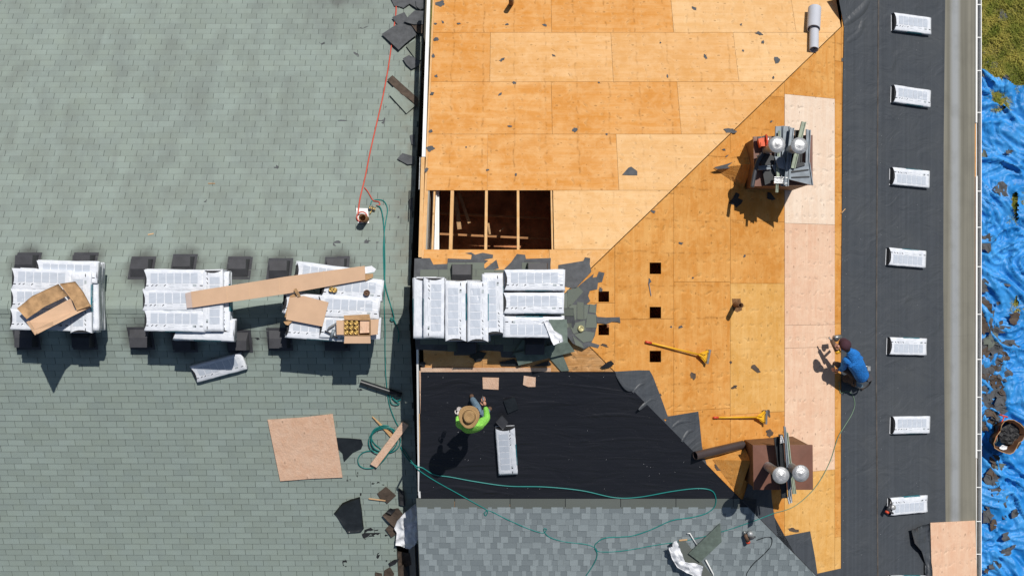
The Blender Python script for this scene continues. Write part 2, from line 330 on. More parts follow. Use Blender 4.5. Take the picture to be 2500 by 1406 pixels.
M['starter'] = shingle_mat('grey_starter_course', (0.148, 0.165, 0.155), (0.12, 0.13, 0.13), 0.1, 120)

# ------------------------------------------------------------------ mesh builder
class MB:
    def __init__(s): s.v = []; s.f = []; s.m = []; s.r = []; s.e = None
    def add(s, vs, fs, mi=0, rnd=0.0):
        o = len(s.v); s.v += [Vector(p) for p in vs]; s.f += [tuple(i + o for i in f) for f in fs]; s.m += [mi] * len(fs); s.r += [rnd] * len(vs)
    def prism(s, top, bot, mi=0, rnd=0.0, holes=None):
        n = len(top); loops = [top] + [h[0] for h in (holes or [])]; bl = [bot] + [h[1] for h in (holes or [])]
        vs = []; idx = []
        for l in loops: vs += list(l)
        nt_ = len(vs)
        for l in bl: vs += list(l)
        if not holes and n == 4: tri = [(0, 1, 2, 3)]
        else: tri = [tuple(t) for t in tessellate_polygon([[Vector((p[0], p[1], 0)) for p in l] for l in loops])]
        fs = []
        for t in tri:
            a, b_, c = vs[t[0]], vs[t[1]], vs[t[2]]
            up = ((b_ - a).cross(c - a)).z > 0
            t2 = t if up else tuple(reversed(t)); fs.append(t2); fs.append(tuple(i + nt_ for i in reversed(t2)))
        o = 0
        for l in loops:
            k = len(l)
            for i in range(k): j = (i + 1) % k; fs.append((o + i, o + nt_ + i, o + nt_ + j, o + j))
            o += k
        s.add(vs, fs, mi, rnd)
    def box(s, c, x, y, z, mi=0, rnd=0.0):
        """c centre, x y z half-extent vectors"""
        vs = [c + x * a + y * b + z * d for d in (-1, 1) for b in (-1, 1) for a in (-1, 1)]
        s.add(vs, [(0, 2, 3, 1), (4, 5, 7, 6), (0, 1, 5, 4), (2, 6, 7, 3), (0, 4, 6, 2), (1, 3, 7, 5)], mi, rnd)
    def tube(s, pts, r, n=8, mi=0, caps=True, r2=None):
        pts = [Vector(p) for p in pts]; k = len(pts); vs = []; up = Vector((0, 0, 1))
        for i, p in enumerate(pts):
            t = (pts[min(i + 1, k - 1)] - pts[max(i - 1, 0)]).normalized()
            a = t.cross(up)
            if a.length < 1e-3: a = t.cross(Vector((1, 0, 0)))
            a.normalize(); b = t.cross(a); rr = r if r2 is None else r + (r2 - r) * i / max(1, k - 1)
            for j in range(n):
                an = 2 * math.pi * j / n; vs.append(p + (a * math.cos(an) + b * math.sin(an)) * rr)
        fs = [(i * n + j, i * n + (j + 1) % n, (i + 1) * n + (j + 1) % n, (i + 1) * n + j) for i in range(k - 1) for j in range(n)]
        if caps: fs += [tuple(reversed(range(n))), tuple((k - 1) * n + j for j in range(n))]
        s.add(vs, fs, mi)
    def lathe(s, base, axis, prof, n=24, mi=0):
        axis = Vector(axis).normalized(); a = axis.orthogonal().normalized(); b = axis.cross(a); vs = []
        for (r, h) in prof:
            for j in range(n):
                an = 2 * math.pi * j / n; vs.append(Vector(base) + axis * h + (a * math.cos(an) + b * math.sin(an)) * r)
        k = len(prof)
        fs = [(i * n + j, i * n + (j + 1) % n, (i + 1) * n + (j + 1) % n, (i + 1) * n + j) for i in range(k - 1) for j in range(n)]
        s.add(vs, fs, mi)
    def sheet(s, loop, rings, hfun, thick=0.004, mi=0):
        """star shaped crumpled sheet: loop = list of Vectors (XY), z from hfun(x,y,zbase); has thickness"""
        c = sum(loop, Vector()) / len(loop); n = len(loop); vs = []
        for k in range(rings + 1):
            t = k / rings
            for p in loop:
                q = c.lerp(p, t); q = Vector((q.x, q.y, q.z + hfun(q.x, q.y, t))); vs.append(q)
        m_ = len(vs); vs += [q - Vector((0, 0, thick)) for q in vs]
        fs = []
        for k in range(rings):
            for j in range(n):
                a, b, c2, d = k * n + j, k * n + (j + 1) % n, (k + 1) * n + (j + 1) % n, (k + 1) * n + j
                if k == 0: fs += [(a, c2, d), (a + m_, d + m_, c2 + m_)]
                else: fs += [(a, b, c2, d), (d + m_, c2 + m_, b + m_, a + m_)]
        for j in range(n):
            a, b = rings * n + j, rings * n + (j + 1) % n; fs.append((a, a + m_, b + m_, b))
        s.add(vs, fs, mi)
    def mesh(s, name, mats, org=None, smooth=False):
        if org is None:
            lo = Vector((min(p.x for p in s.v), min(p.y for p in s.v), min(p.z for p in s.v)))
            hi = Vector((max(p.x for p in s.v), max(p.y for p in s.v), 0)); org = Vector(((lo.x + hi.x) / 2, (lo.y + hi.y) / 2, lo.z))
        me = bpy.data.meshes.new(name); me.from_pydata([tuple(p - org) for p in s.v], [], s.f)
        for m_ in (mats if isinstance(mats, (list, tuple)) else [mats]): me.materials.append(m_)
        me.polygons.foreach_set('material_index', s.m)
        if any(s.r):
            at = me.attributes.new('rnd', 'FLOAT', 'POINT'); at.data.foreach_set('value', s.r)
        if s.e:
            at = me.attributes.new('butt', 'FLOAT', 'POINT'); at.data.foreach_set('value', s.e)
        if smooth: me.polygons.foreach_set('use_smooth', [True] * len(me.polygons))
        me.update(); me.validate(); return me, org
WL = {}
def put(name, me, org, parent=None):
    o = bpy.data.objects.new(name, me); col.objects.link(o); WL[o] = Vector(org)
    if parent: o.parent = parent; o.location = Vector(org) - WL[parent]
    else: o.location = org
    return o
def build(mb, name, mats, parent=None, smooth=False, kind=None, org=None):
    me, og = mb.mesh(name, mats, org, smooth); o = put(name, me, og, parent)
    if kind: o['kind'] = kind
    return o
def tag(o, label, cat, group=None):
    o['label'] = label; o['category'] = cat
    if group: o['group'] = group
    return o
def thing(name, label, cat, loc, group=None):
    o = bpy.data.objects.new(name, None); o.empty_display_size = 0.1; col.objects.link(o); o.location = loc; WL[o] = Vector(loc)
    return tag(o, label, cat, group)
def smooth_path(p, k=6):
    out = []
    for i in range(len(p) - 1):
        p0 = p[max(i - 1, 0)]; p1 = p[i]; p2 = p[i + 1]; p3 = p[min(i + 2, len(p) - 1)]
        for j in range(k):
            t = j / k
            out.append(tuple(0.5 * (2 * b + (c - a) * t + (2 * a - 5 * b + 4 * c - d) * t * t + (3 * b - a - 3 * c + d) * t ** 3) for a, b, c, d in zip(p0, p1, p2, p3)))
    out.append(tuple(p[-1])); return out
def slab(name, pts, pl, th, mat, parent=None, h=0.0, holes=None, kind=None, rnd=0.0, smooth=False):
    """a flat sheet with thickness whose top outline is seen at the pixels pts"""
    def lp(q): 
        top = [hit(x, y, pl, h + th) for x, y in q]; return top, [t - Vector((0, 0, th)) for t in top]
    t, b = lp(pts); mb = MB(); mb.prism(t, b, 0, rnd, [lp(hq) for hq in (holes or [])])
    return build(mb, name, mat, parent, smooth, kind)
def resample(pts, n):
    L = []; tot = 0; k = len(pts)
    for i in range(k):
        a, b = pts[i], pts[(i + 1) % k]; d = math.hypot(b[0] - a[0], b[1] - a[1]); L.append(d); tot += d
    out = []
    for i in range(k):
        m_ = max(1, round(n * L[i] / tot)); a, b = pts[i], pts[(i + 1) % k]
        out += [(a[0] + (b[0] - a[0]) * j / m_, a[1] + (b[1] - a[1]) * j / m_) for j in range(m_)]
    return out
def crumple(name, pts, pl, amp, mat, parent=None, h=0.01, freq=6.0, n=40, rings=8, seed=0, curl=0.0, smooth=True, th=0.004, dome=0.0):
    q = resample(pts, n); loop = [hit(x, y, pl, h + curl) for x, y in q]
    base = [p - Vector((0, 0, curl)) for p in loop]
    sv = Vector((seed * 3.1, seed * 1.7, 0))
    def hf(x, y, t):
        z = amp * (1 - abs(2 * noise.noise(Vector((x * freq, y * freq, 0)) + sv))) * 0.8 + 0.3 * amp * noise.noise(Vector((x * freq * 2.7, y * freq * 2.7, 5)) + sv)
        return max(0.0, z) + curl * t ** 3 * (0.5 + noise.noise(Vector((x * 3, y * 3, 9)) + sv)) + dome * (1 - t * t)
    mb = MB(); mb.sheet(base, rings, hf, th); return build(mb, name, mat, parent, smooth)
def frame(px, py, pl, h=0.0, ang=0.0):
    """origin on a plane, x along image angle ang (degrees, clockwise on the picture), normal"""
    o = hit(px, py, pl, h); a = math.radians(ang)
    p2 = hit(px + 30 * math.cos(a), py + 30 * math.sin(a), pl, h); x = (p2 - o).normalized(); z = nrm(pl); y = z.cross(x).normalized(); x = y.cross(z)
    return o, x, y, z

# ------------------------------------------------------------------ ground
g = MB(); g.add([(-150, -150, 0), (150, -150, 0), (150, 150, 0), (-150, 150, 0)], [(0, 1, 2, 3)])
build(g, 'ground', M['ground'], kind='structure')

# ------------------------------------------------------------------ left house
LX = -1.92; LY = -0.36
HL = thing('house', 'house with a weathered sage green three-tab shingle roof, left of the dark gap', 'house', (-7.0, LY, 0))
def roofslab(parent, name, plane, quad, th, mat, h=0.0):
    top = [Vector((x, y, zpl(plane, x, y, h))) for x, y in quad]; mb = MB(); mb.prism(top, [p - Vector((0, 0, th)) for p in top]); return build(mb, name, mat, parent)
rl = roofslab(HL, 'roof', 'LN', [(-14, LY), (LX, LY), (LX, 8.6), (-14, 8.6)], 0.12, M['deck_dark'], -0.004)
notch = hit(968, 1330, 'LS')
rl2 = roofslab(HL, 'roof', 'LS', [(-14, LY - 0.002), (-14, -8.2), (notch.x, -8.2), (notch.x, notch.y), (LX, notch.y), (LX, LY - 0.002)], 0.12, M['deck_dark'], -0.004)
roofslab(HL, 'valley_pan', 'LS', [(notch.x + 0.003, -8.2), (notch.x + 0.003, notch.y - 0.003), (-1.70, notch.y - 0.003), (-1.70, -8.2)], 0.03, M['blackm'], -0.30)
mb = MB(); 
def gable_wall(mb, x0, x1, y0, y1, ztop_fun, ys):
    pts = [(y, ztop_fun(y)) for y in ys]
    a = [Vector((x0, y, z)) for y, z in pts] + [Vector((x0, ys[-1], 0.0)), Vector((x0, ys[0], 0.0))]
    b = [Vector((x1, p.y, p.z)) for p in a]; n = len(a); o = a + b
    mb.add(o, [tuple(range(n)), tuple(reversed(range(n, 2 * n)))] + [(i, i + n, (i + 1) % n + n, (i + 1) % n) for i in range(n)])
fl = lambda y: (zpl('LN', 0, y) if y > LY else zpl('LS', 0, y)) - 0.14
gable_wall(mb, LX - 0.25, LX - 0.12, 0, 0, fl, [-7.6, LY, 8.0]); build(mb, 'wall', M['wallp'], HL)
for yy in (8.0, -7.6):
    mb = MB(); mb.box(Vector((-8, yy - 0.07 * (1 if yy > 0 else -1), fl(yy) / 2)), Vector((5.8, 0, 0)), Vector((0, 0.07, 0)), Vector((0, 0, fl(yy) / 2))); build(mb, 'wall', M['wallp'], HL)
# tabs
PITCH = 0.1285; TW = 0.333
def tab_mesh(name, pl, w_, d_, mat, gap=0.011, lo=0.011, th0=0.003):
    sgn = 1 if pl in ('LN', 'RN') else -1; b = PL[pl][2]; mb = MB(); hw = (w_ - gap * 0.75) / 2
    def P(x, s_, h): y = sgn * s_; return Vector((x, y, b * y + h))
    top = [P(-hw, 0, th0), P(hw, 0, th0), P(hw, d_ + 0.004, lo), P(-hw, d_ + 0.004, lo)]
    bot = [P(-hw, 0, -0.002), P(hw, 0, -0.002), P(hw, d_ + 0.004, -0.002), P(-hw, d_ + 0.004, -0.002)]
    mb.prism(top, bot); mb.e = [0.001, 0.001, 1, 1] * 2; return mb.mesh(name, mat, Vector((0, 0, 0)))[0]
cands = []
for pl, sgn, rows in (('LN', 1, 66), ('LS', -1, 60)):
    for r in range(rows):
        off = (r * (0.385 if pl == 'LN' else 0.5) + 0.04 * math.sin(r * 0.7) + (0.1 * (r // 9))) % 1.0
        y = LY + sgn * (0.06 + r * PITCH)
        k = 0
        while True:
            x = LX + 0.0 - TW * (k + off - 0.5); k += 1
            if x < -12.6: break
            x1 = min(x + TW / 2, LX); x0 = x - TW / 2
            if x1 - x0 < 0.04: continue
            yc = y + sgn * PITCH / 2
            if pl == 'LS' and yc < notch.y and x1 > notch.x: x1 = notch.x
            if x1 - x0 < 0.04: continue
            D = ZC - zpl(pl, x, yc); pxx = CX + x / D * F; pyy = CY - yc / D * F
            vis = -30 < pxx < 1060 and -30 < pyy < 1436
            under = 640 < pyy < 830 and (20 < pxx < 270 or 345 < pxx < 585 or 690 < pxx < 940)
            cands.append((0 if (vis and not under) else 1, D, pl, (x0 + x1) / 2, y, x1 - x0))
cands.sort(key=lambda c: (c[0], c[1]))
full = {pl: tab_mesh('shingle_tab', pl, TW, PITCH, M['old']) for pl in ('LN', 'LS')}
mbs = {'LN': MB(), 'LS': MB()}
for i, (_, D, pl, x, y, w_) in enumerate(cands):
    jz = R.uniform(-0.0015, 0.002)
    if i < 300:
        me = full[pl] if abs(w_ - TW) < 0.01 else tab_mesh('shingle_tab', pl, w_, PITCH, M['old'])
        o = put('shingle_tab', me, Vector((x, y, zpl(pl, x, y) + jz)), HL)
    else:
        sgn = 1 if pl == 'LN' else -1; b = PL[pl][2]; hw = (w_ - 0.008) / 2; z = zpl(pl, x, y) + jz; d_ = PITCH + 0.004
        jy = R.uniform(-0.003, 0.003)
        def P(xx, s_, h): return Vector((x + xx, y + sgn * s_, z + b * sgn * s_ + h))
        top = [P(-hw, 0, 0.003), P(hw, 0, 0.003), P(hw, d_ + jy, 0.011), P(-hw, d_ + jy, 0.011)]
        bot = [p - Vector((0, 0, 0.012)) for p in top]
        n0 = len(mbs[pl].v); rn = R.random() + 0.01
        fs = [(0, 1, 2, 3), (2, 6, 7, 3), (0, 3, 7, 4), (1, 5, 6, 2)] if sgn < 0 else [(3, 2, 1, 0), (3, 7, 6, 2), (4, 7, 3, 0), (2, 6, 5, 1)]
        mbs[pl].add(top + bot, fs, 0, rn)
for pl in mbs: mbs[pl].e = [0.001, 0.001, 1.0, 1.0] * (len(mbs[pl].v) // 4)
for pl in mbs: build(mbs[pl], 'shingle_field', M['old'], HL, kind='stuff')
# ridge caps
x = LX
while x > -12.5:
    mb = MB(); a = 0.075; hh = 0.016 + 0.004
    ring = lambda xx, h: [Vector((xx, LY - a - 0.05, zpl('LS', xx, LY - a - 0.05) + h)), Vector((xx, LY - 0.03, 6.0 + h - 0.008)), Vector((xx, LY + 0.03, 6.0 + h - 0.008)), Vector((xx, LY + a + 0.05, zpl('LN', xx, LY + a + 0.05) + h))]
    A = ring(x - 0.004, 0.024); B = ring(x - 0.30, 0.016)
    mb.add(A + B + [p - Vector((0, 0, 0.012)) for p in A + B], [(0, 1, 5, 4), (1, 2, 6, 5), (2, 3, 7, 6), (0, 8, 9, 1), (1, 9, 10, 2), (2, 10, 11, 3), (3, 11, 15, 7), (0, 4, 12, 8)], 0, R.random())
    build(mb, 'ridge_cap', M['old'], HL); x -= 0.30

# ------------------------------------------------------------------ right house
RXW = hit(1031, 700, 'RN').x   # west rake edge of decking
HR = thing('house', 'taller house with its roof stripped to orange plywood decking beside black underlay', 'house', (4.0, -0.34, 0))
N_HIP = lambda X: -0.34 + (X - 0.68) * 0.47 / 0.50
S_HIP = lambda X: -0.34 - (X - 0.68)
def hipN(poly): return clip(poly, -0.94, 1.0, 0.34 + 0.68 * 0.94 - 0.010)      # keep Y >= N hip
def wX(px, py, pl): return hit(px, py, pl).x
def wY(py, pl, px=1300): return hit(px, py, pl).y
def sheet_ply(pl, poly, mat, h=0.0, holes=None, th=0.012, name='plywood_sheet', parent=None):
    if len(poly) < 3: return
    cx = sum(p[0] for p in poly) / len(poly); cy = sum(p[1] for p in poly) / len(poly)
    jl = R.uniform(-0.002, 0.002)
    top = [Vector((x, y, zpl(pl, x, y, h + jl))) for x, y in poly]; mb = MB()
    hs = [([Vector((x, y, zpl(pl, x, y, h + jl))) for x, y in hq], [Vector((x, y, zpl(pl, x, y, h + jl - th))) for x, y in hq]) for hq in (holes or [])]
    mb.prism(top, [p - Vector((0, 0, th)) for p in top], holes=hs); return build(mb, name, mat, parent or HR)
G = 0.0025
rowsN = [(-75, 80, [1347, 1645, 1944], 80), (80, 200, [1196, 1497.5, 1804], 200), (200, 328, [1348.5, 1663.6, 1980], 328), (328, 465, [1191, 1504, 1822], 328),
         (465, 609, [1350, 1655], 465), (609, 749, [1341, 1640], 620)]
midN = {(1, 2), (2, 2), (2, 3), (1, 1), (5, 1), (5, 2)}
paleN = {(0, 2): 1, (0, 3): 1, (1, 2): 0, (1, 3): 1, (2, 2): 0, (2, 3): 0, (3, 2): 1, (3, 3): 1, (4, 1): 1, (4, 2): 1}
for ri, (ya, yb, js, yr) in enumerate(rowsN):
    Y1 = wY(ya, 'RN'); Y0 = wY(yb, 'RN')
    xs = [RXW] + [wX(j, yr, 'RN') for j in js] + [9.5]
    for i in range(len(xs) - 1):
        if ri == 4 and i == 0: continue
        poly = hipN([(xs[i] + G, Y0 + G), (xs[i + 1] - G, Y0 + G), (xs[i + 1] - G, Y1 - G), (xs[i] + G, Y1 - G)])
        if len(poly) < 3 or poly[0][0] > 6.9: continue
        poly = clip(poly, -1, 0, 6.64)
        if len(poly) < 3: continue
        sheet_ply('RN', poly, M['ply_np'] if paleN.get((ri, i)) else (M['ply_nm'] if (ri, i) in midN else M['ply_n']), 0.0)
# hole list on east slope
def sq(cx, cy, s=13.0, pl='RE'): return [(hit(x, y, pl).x, hit(x, y, pl).y) for x, y in ((cx - s, cy - s), (cx + s, cy - s), (cx + s, cy + s), (cx - s, cy + s))]
holesE = [sq(1474, 724), sq(1474, 805), sq(1600, 655, 14), sq(1600, 763, 14), sq(1600, 870, 14)]
colsE = [(1345, 1501, [740]), (1501, 1645, [470, 779, 1070]), (1645, 1783, [380, 688, 1000, 1310]), (1783, 1915.5, [232, 540, 692, 1008, 1330]), (1915.5, 2038, [236, 547, 793, 848, 1151]), (2038, 2055, [150, 470, 790, 1100, 1310])]
for ci, (xa, xb, js) in enumerate(colsE):
    X0 = wX(xa, 703, 'RE') if ci else 0.68; X1 = wX(xb, 703, 'RE')
    ys = [-8.5] + sorted(hit((xa + xb) / 2, j, 'RE').y for j in js) + [8.5]
    for i in range(len(ys) - 1):
        poly = [(X0 + G, ys[i] + G), (X1 - G, ys[i] + G), (X1 - G, ys[i + 1] - G), (X0 + G, ys[i + 1] - G)]
        poly = clip(poly, 0.94, -1.0, -0.34 - 0.68 * 0.94 - 0.010); poly = clip(poly, 1.0, 1.0, 0.34 - 0.68 - 0.010)
        if len(poly) < 3: continue
        mx = sum(p[0] for p in poly) / len(poly); my = sum(p[1] for p in poly) / len(poly)
        hs = [h_ for h_ in holesE if inside(sum(p[0] for p in h_) / 4, sum(p[1] for p in h_) / 4, poly)]
        m_ = M['ply_e']
        if ci == 3 and abs(my - hit(1850, 850, 'RE').y) < 1.0: m_ = M['ply_ep']
        if ci == 4:
            pyc = CY - my / (ZC - zpl('RE', mx, my)) * F
            if pyc < 230 or pyc > 1152: m_ = M['ply_e']
            elif pyc < 547: m_ = M['ply_white']
            else: m_ = M['ply_new']
        if ci >= 4 and my < -4.3: m_ = M['ply_ep']
        sheet_ply('RE', poly, m_, 0.0 if m_ not in (M['ply_white'], M['ply_new']) else 0.006, hs)
# south slope decking (visible strip between the old shingles and the underlay)
for (a, b) in ((RXW, wX(1177, 870, 'RS')), (wX(1177, 870, 'RS'), wX(1478, 870, 'RS')), (wX(1478, 870, 'RS'), 2.6)):
    poly = clip([(a + G, -8.0), (b - G, -8.0), (b - G, -0.345), (a + G, -0.345)], -1.0, -1.0, 0.68 - 0.34 - 0.010)
    sheet_ply('RS', poly, M['ply_s'])
poly = clip([(2.6 + G, -8.0), (7.6, -8.0), (7.6, -0.345), (2.6 + G, -0.345)], -1.0, -1.0, 0.68 - 0.34); sheet_ply('RS', poly, M['ply_s'])
# east lower field (under the underlay and the eave membrane)
XG0 = wX(2055, 703, 'RE') + 0.004; XG1 = wX(2384, 703, 'RE'); XGo = wX(2393, 703, 'RE')
sheet_ply('RE', [(XG0, -9), (XG1, -9), (XG1, 9), (XG0, 9)], M['ply_e'], -0.004)
# rafters: north slope, with the opening showing them
OY0, OY1 = wY(612, 'RN'), wY(462, 'RN')
for (px0, px1, mt, ex) in ((1033, 1042, 'lumber', 0), (1055.5, 1060, 'lumber', 0.03), (1098, 1106, 'lumber', 0), (1183.5, 1190, 'lumber', 0), (1262, 1268, 'lumber', 0), (1345.5, 1349.5, 'lumber', 0)):
    xa, xb = wX(px0, 535, 'RN'), wX(px1, 535, 'RN'); mb = MB(); y0, y1 = -0.36, 7.4
    top = [Vector((x, y, zpl('RN', x, y, -0.014 - ex))) for x, y in ((xa, y0), (xb, y0), (xb, y1), (xa, y1))]
    mb.prism(top, [p - Vector((0, 0, 0.15)) for p in top]); build(mb, 'rafter', M[mt], HR)
# rafters under the rest, seen through the vent holes
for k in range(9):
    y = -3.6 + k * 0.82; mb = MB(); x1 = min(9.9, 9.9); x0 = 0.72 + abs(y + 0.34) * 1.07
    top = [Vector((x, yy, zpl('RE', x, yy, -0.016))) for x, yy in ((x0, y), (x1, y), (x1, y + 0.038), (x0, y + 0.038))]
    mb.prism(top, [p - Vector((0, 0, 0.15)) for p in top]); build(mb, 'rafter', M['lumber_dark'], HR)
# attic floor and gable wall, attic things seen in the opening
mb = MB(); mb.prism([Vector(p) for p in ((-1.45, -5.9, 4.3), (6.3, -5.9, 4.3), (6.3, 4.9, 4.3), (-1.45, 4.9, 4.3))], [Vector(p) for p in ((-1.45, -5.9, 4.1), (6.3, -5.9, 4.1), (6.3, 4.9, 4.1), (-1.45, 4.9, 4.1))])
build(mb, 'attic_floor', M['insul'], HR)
for i, (xa, xb, y0, y1, zz, mt) in enumerate(((1058, 1072, 470, 608, 5.9, 'white'),)):
    for q in range(3):
        xx = wX(1059 + q * 5, 535, 6.0); mb = MB(); mb.box(Vector((xx, 1.2, 5.98 - q * 0.05)), Vector((0.018, 0, 0)), Vector((0, 0.75, 0)), Vector((0, 0, 0.04))); build(mb, 'attic_trim_board', M['white'], HR)
for (xa, ya, xb, yb, w_) in ((1120, 470, 1146, 545, 0.03), (1112, 480, 1122, 560, 0.04), (1192, 545, 1196, 572, 0.02), (1220, 565, 1230, 556, 0.01)):
    A, B = hit(xa, ya, 5.1), hit(xb, yb, 5.1); mb = MB(); d = (B - A).normalized(); s_ = Vector((-d.y, d.x, 0)) * w_; mb.box((A + B) / 2, (B - A) / 2, s_, Vector((0, 0, 0.02))); build(mb, 'attic_lath', M['card_d'], HR)
for yy in (520, 570):
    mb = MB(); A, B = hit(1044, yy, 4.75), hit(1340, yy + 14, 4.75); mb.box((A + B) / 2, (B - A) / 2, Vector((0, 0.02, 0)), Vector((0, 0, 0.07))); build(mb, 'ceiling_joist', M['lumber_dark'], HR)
# walls
fr = lambda y: (zpl('RN', 0, y) if y > -0.34 else zpl('RS', 0, y)) - 0.02
mb = MB(); gable_wall(mb, RXW + 0.01, RXW + 0.06, 0, 0, fr, [-6.8, -0.34, 6.6]); build(mb, 'wall', M['wallp'], HR)
for (c, hx, hy, z_) in ((Vector((3.9, 6.5, 0)), 5.4, 0.07, 3.7), (Vector((3.9, -6.7, 0)), 5.4, 0.07, 4.0), (Vector((9.3, -0.1, 0)), 0.07, 6.6, 3.0)):
    mb = MB(); mb.box(c + Vector((0, 0, z_ / 2)), Vector((hx, 0, 0)), Vector((0, hy, 0)), Vector((0, 0, z_ / 2))); build(mb, 'wall', M['wallp'], HR)
# west rake boards
def rake(name, pxa, ya, pxb, yb, pl, w_, mat, h=0.01, drop=0.16):
    a, b = hit(pxa, ya, pl, h), hit(pxb, yb, pl, h); mb = MB()
    top = [a, a + Vector((w_, 0, 0)), b + Vector((w_, 0, 0)), b]; mb.prism(top, [p - Vector((0, 0, drop)) for p in top]); return build(mb, name, mat, HR)
rake('rake_board', 1043.5, -40, 1030, 383, 'RN', 0.066, M['white'], 0.02)
rake('drip_edge', 1028.2, 384, 1021.5, 628, 'RN', 0.066, M['lumber'], 0.012)
rake('metal_edge', 1024.5, 384, 1022.3, 463, 'RN', 0.012, M['galv'], 0.03, 0.04)
rake('rake_board', 1016.5, 853, 1020.5, 1208, 'RS', 0.035, M['white'], 0.012)
rake('drip_edge', 1023.0, 905, 1026, 1010, 'RS', 0.03, M['ply_new'], 0.014, 0.05)
rake('drip_edge', 1022, 1010, 1025, 1205, 'RS', 0.02, M['lumber'], 0.012, 0.05)
rake('metal_edge', 1021, 1199, 1022, 1215, 'RS', 0.04, M['white'], 0.03, 0.04)
slab('board_strip', [(1027, 897), (1345, 898), (1345, 908), (1027, 908)], 'RS', 0.012, M['ply_new'], HR, 0.004)
# underlay
def felt(name, pts, pl, mat, h=0.006, th=0.004, label=None, parent=HR):
    o = slab(name, pts, pl, th, mat, parent, h)
    if label: o['label'] = label
    return o
hipS = lambda y: CX + 0  # placeholder
def hip_px(t):  # a point on the south-east hip
    X = 0.68 + t; Y = -0.34 - t; D = ZC - zpl('RE', X, Y); return (CX + X / D * F, CY - Y / D * F)
h1 = hip_px(1.17); h2 = hip_px(4.05)
felt('underlay', [(1028, 908), (h1[0], h1[1])] + [hip_px(t) for t in (1.5, 2, 2.5, 3, 3.5, 4.05)] + [(hip_px(4.05)[0], 1218), (1023, 1218), (1026, 1050)], 'RS', M['felt_s'], 0.016)
felt('underlay_lap', [hip_px(1.17), (1560, 903.5), (1586, 904), (1594, 918), (1612, 965), (1633, 1023), (1620, 1022), hip_px(2.3)], 'RE', M['felt_e'], 0.02)
felt('underlay_lap', [hip_px(2.15), (1632, 1016), (1705, 1004), (1708, 1030), (1714, 1090), hip_px(3.0)], 'RE', M['felt_e'], 0.014)
felt('underlay_lap', [hip_px(4.0), hip_px(3.75), (1826, 1180), (1862, 1160), (1882, 1160), (1884, 1215), (1891, 1262), (1899, 1311), (1940, 1303), (1978, 1296), (1990, 1360), (1996, 1402), (1990, 1425), hip_px(5.7), hip_px(4.9)], 'RE', M['felt_e'], 0.02)
felt('underlay_lap', [(1990, 1436), (1997, 1399), (2056, 1386), (2056, 1436)], 'RE', M['felt_e'], 0.012)
# big east underlay with two laps
felt('underlay', [(2044, -30), (2050, 10), (2061, 66), (2058, 200), (2056, 500), (2054, 700), (2054, 1436), (2150, 1436), (2146, 900), (2148, 500), (2152, 100), (2152, -30)], 'RE', M['felt_e'], 0.014, label='black underlay strip beside the plywood')
felt('underlay', [(2146, -30), (2146, 100), (2142, 500), (2140, 900), (2144, 1436), (2310, 1436), (2307, 1100), (2303, 700), (2304, 350), (2308, -30)], 'RE', M['felt_e'], 0.019, label='black underlay strip under the row of bundles')
felt('eave_membrane', [(2306, -30), (2302, 350), (2301, 700), (2305, 1100), (2308, 1436), (2384, 1436), (2382, 1000), (2380, 700), (2380, 330), (2384, -30)], 'RE', M['eave'], 0.010)
for ya_, yb_ in ((-30, 300), (430, 1118)):
    slab('eave_drip_edge', [(2382.5, ya_), (2387, ya_), (2386, yb_), (2382, yb_)], 'RE', 0.006, M['white'], HR, 0.018)
for (ax, ay, bx, by) in ((2302, 322, 2380, 318),):
    slab('membrane_lap', [(2302, ay), (2380, by - 3), (2380, by + 500), (2301, ay + 500)], 'RE', 0.003, M['eave'], HR, 0.0145)
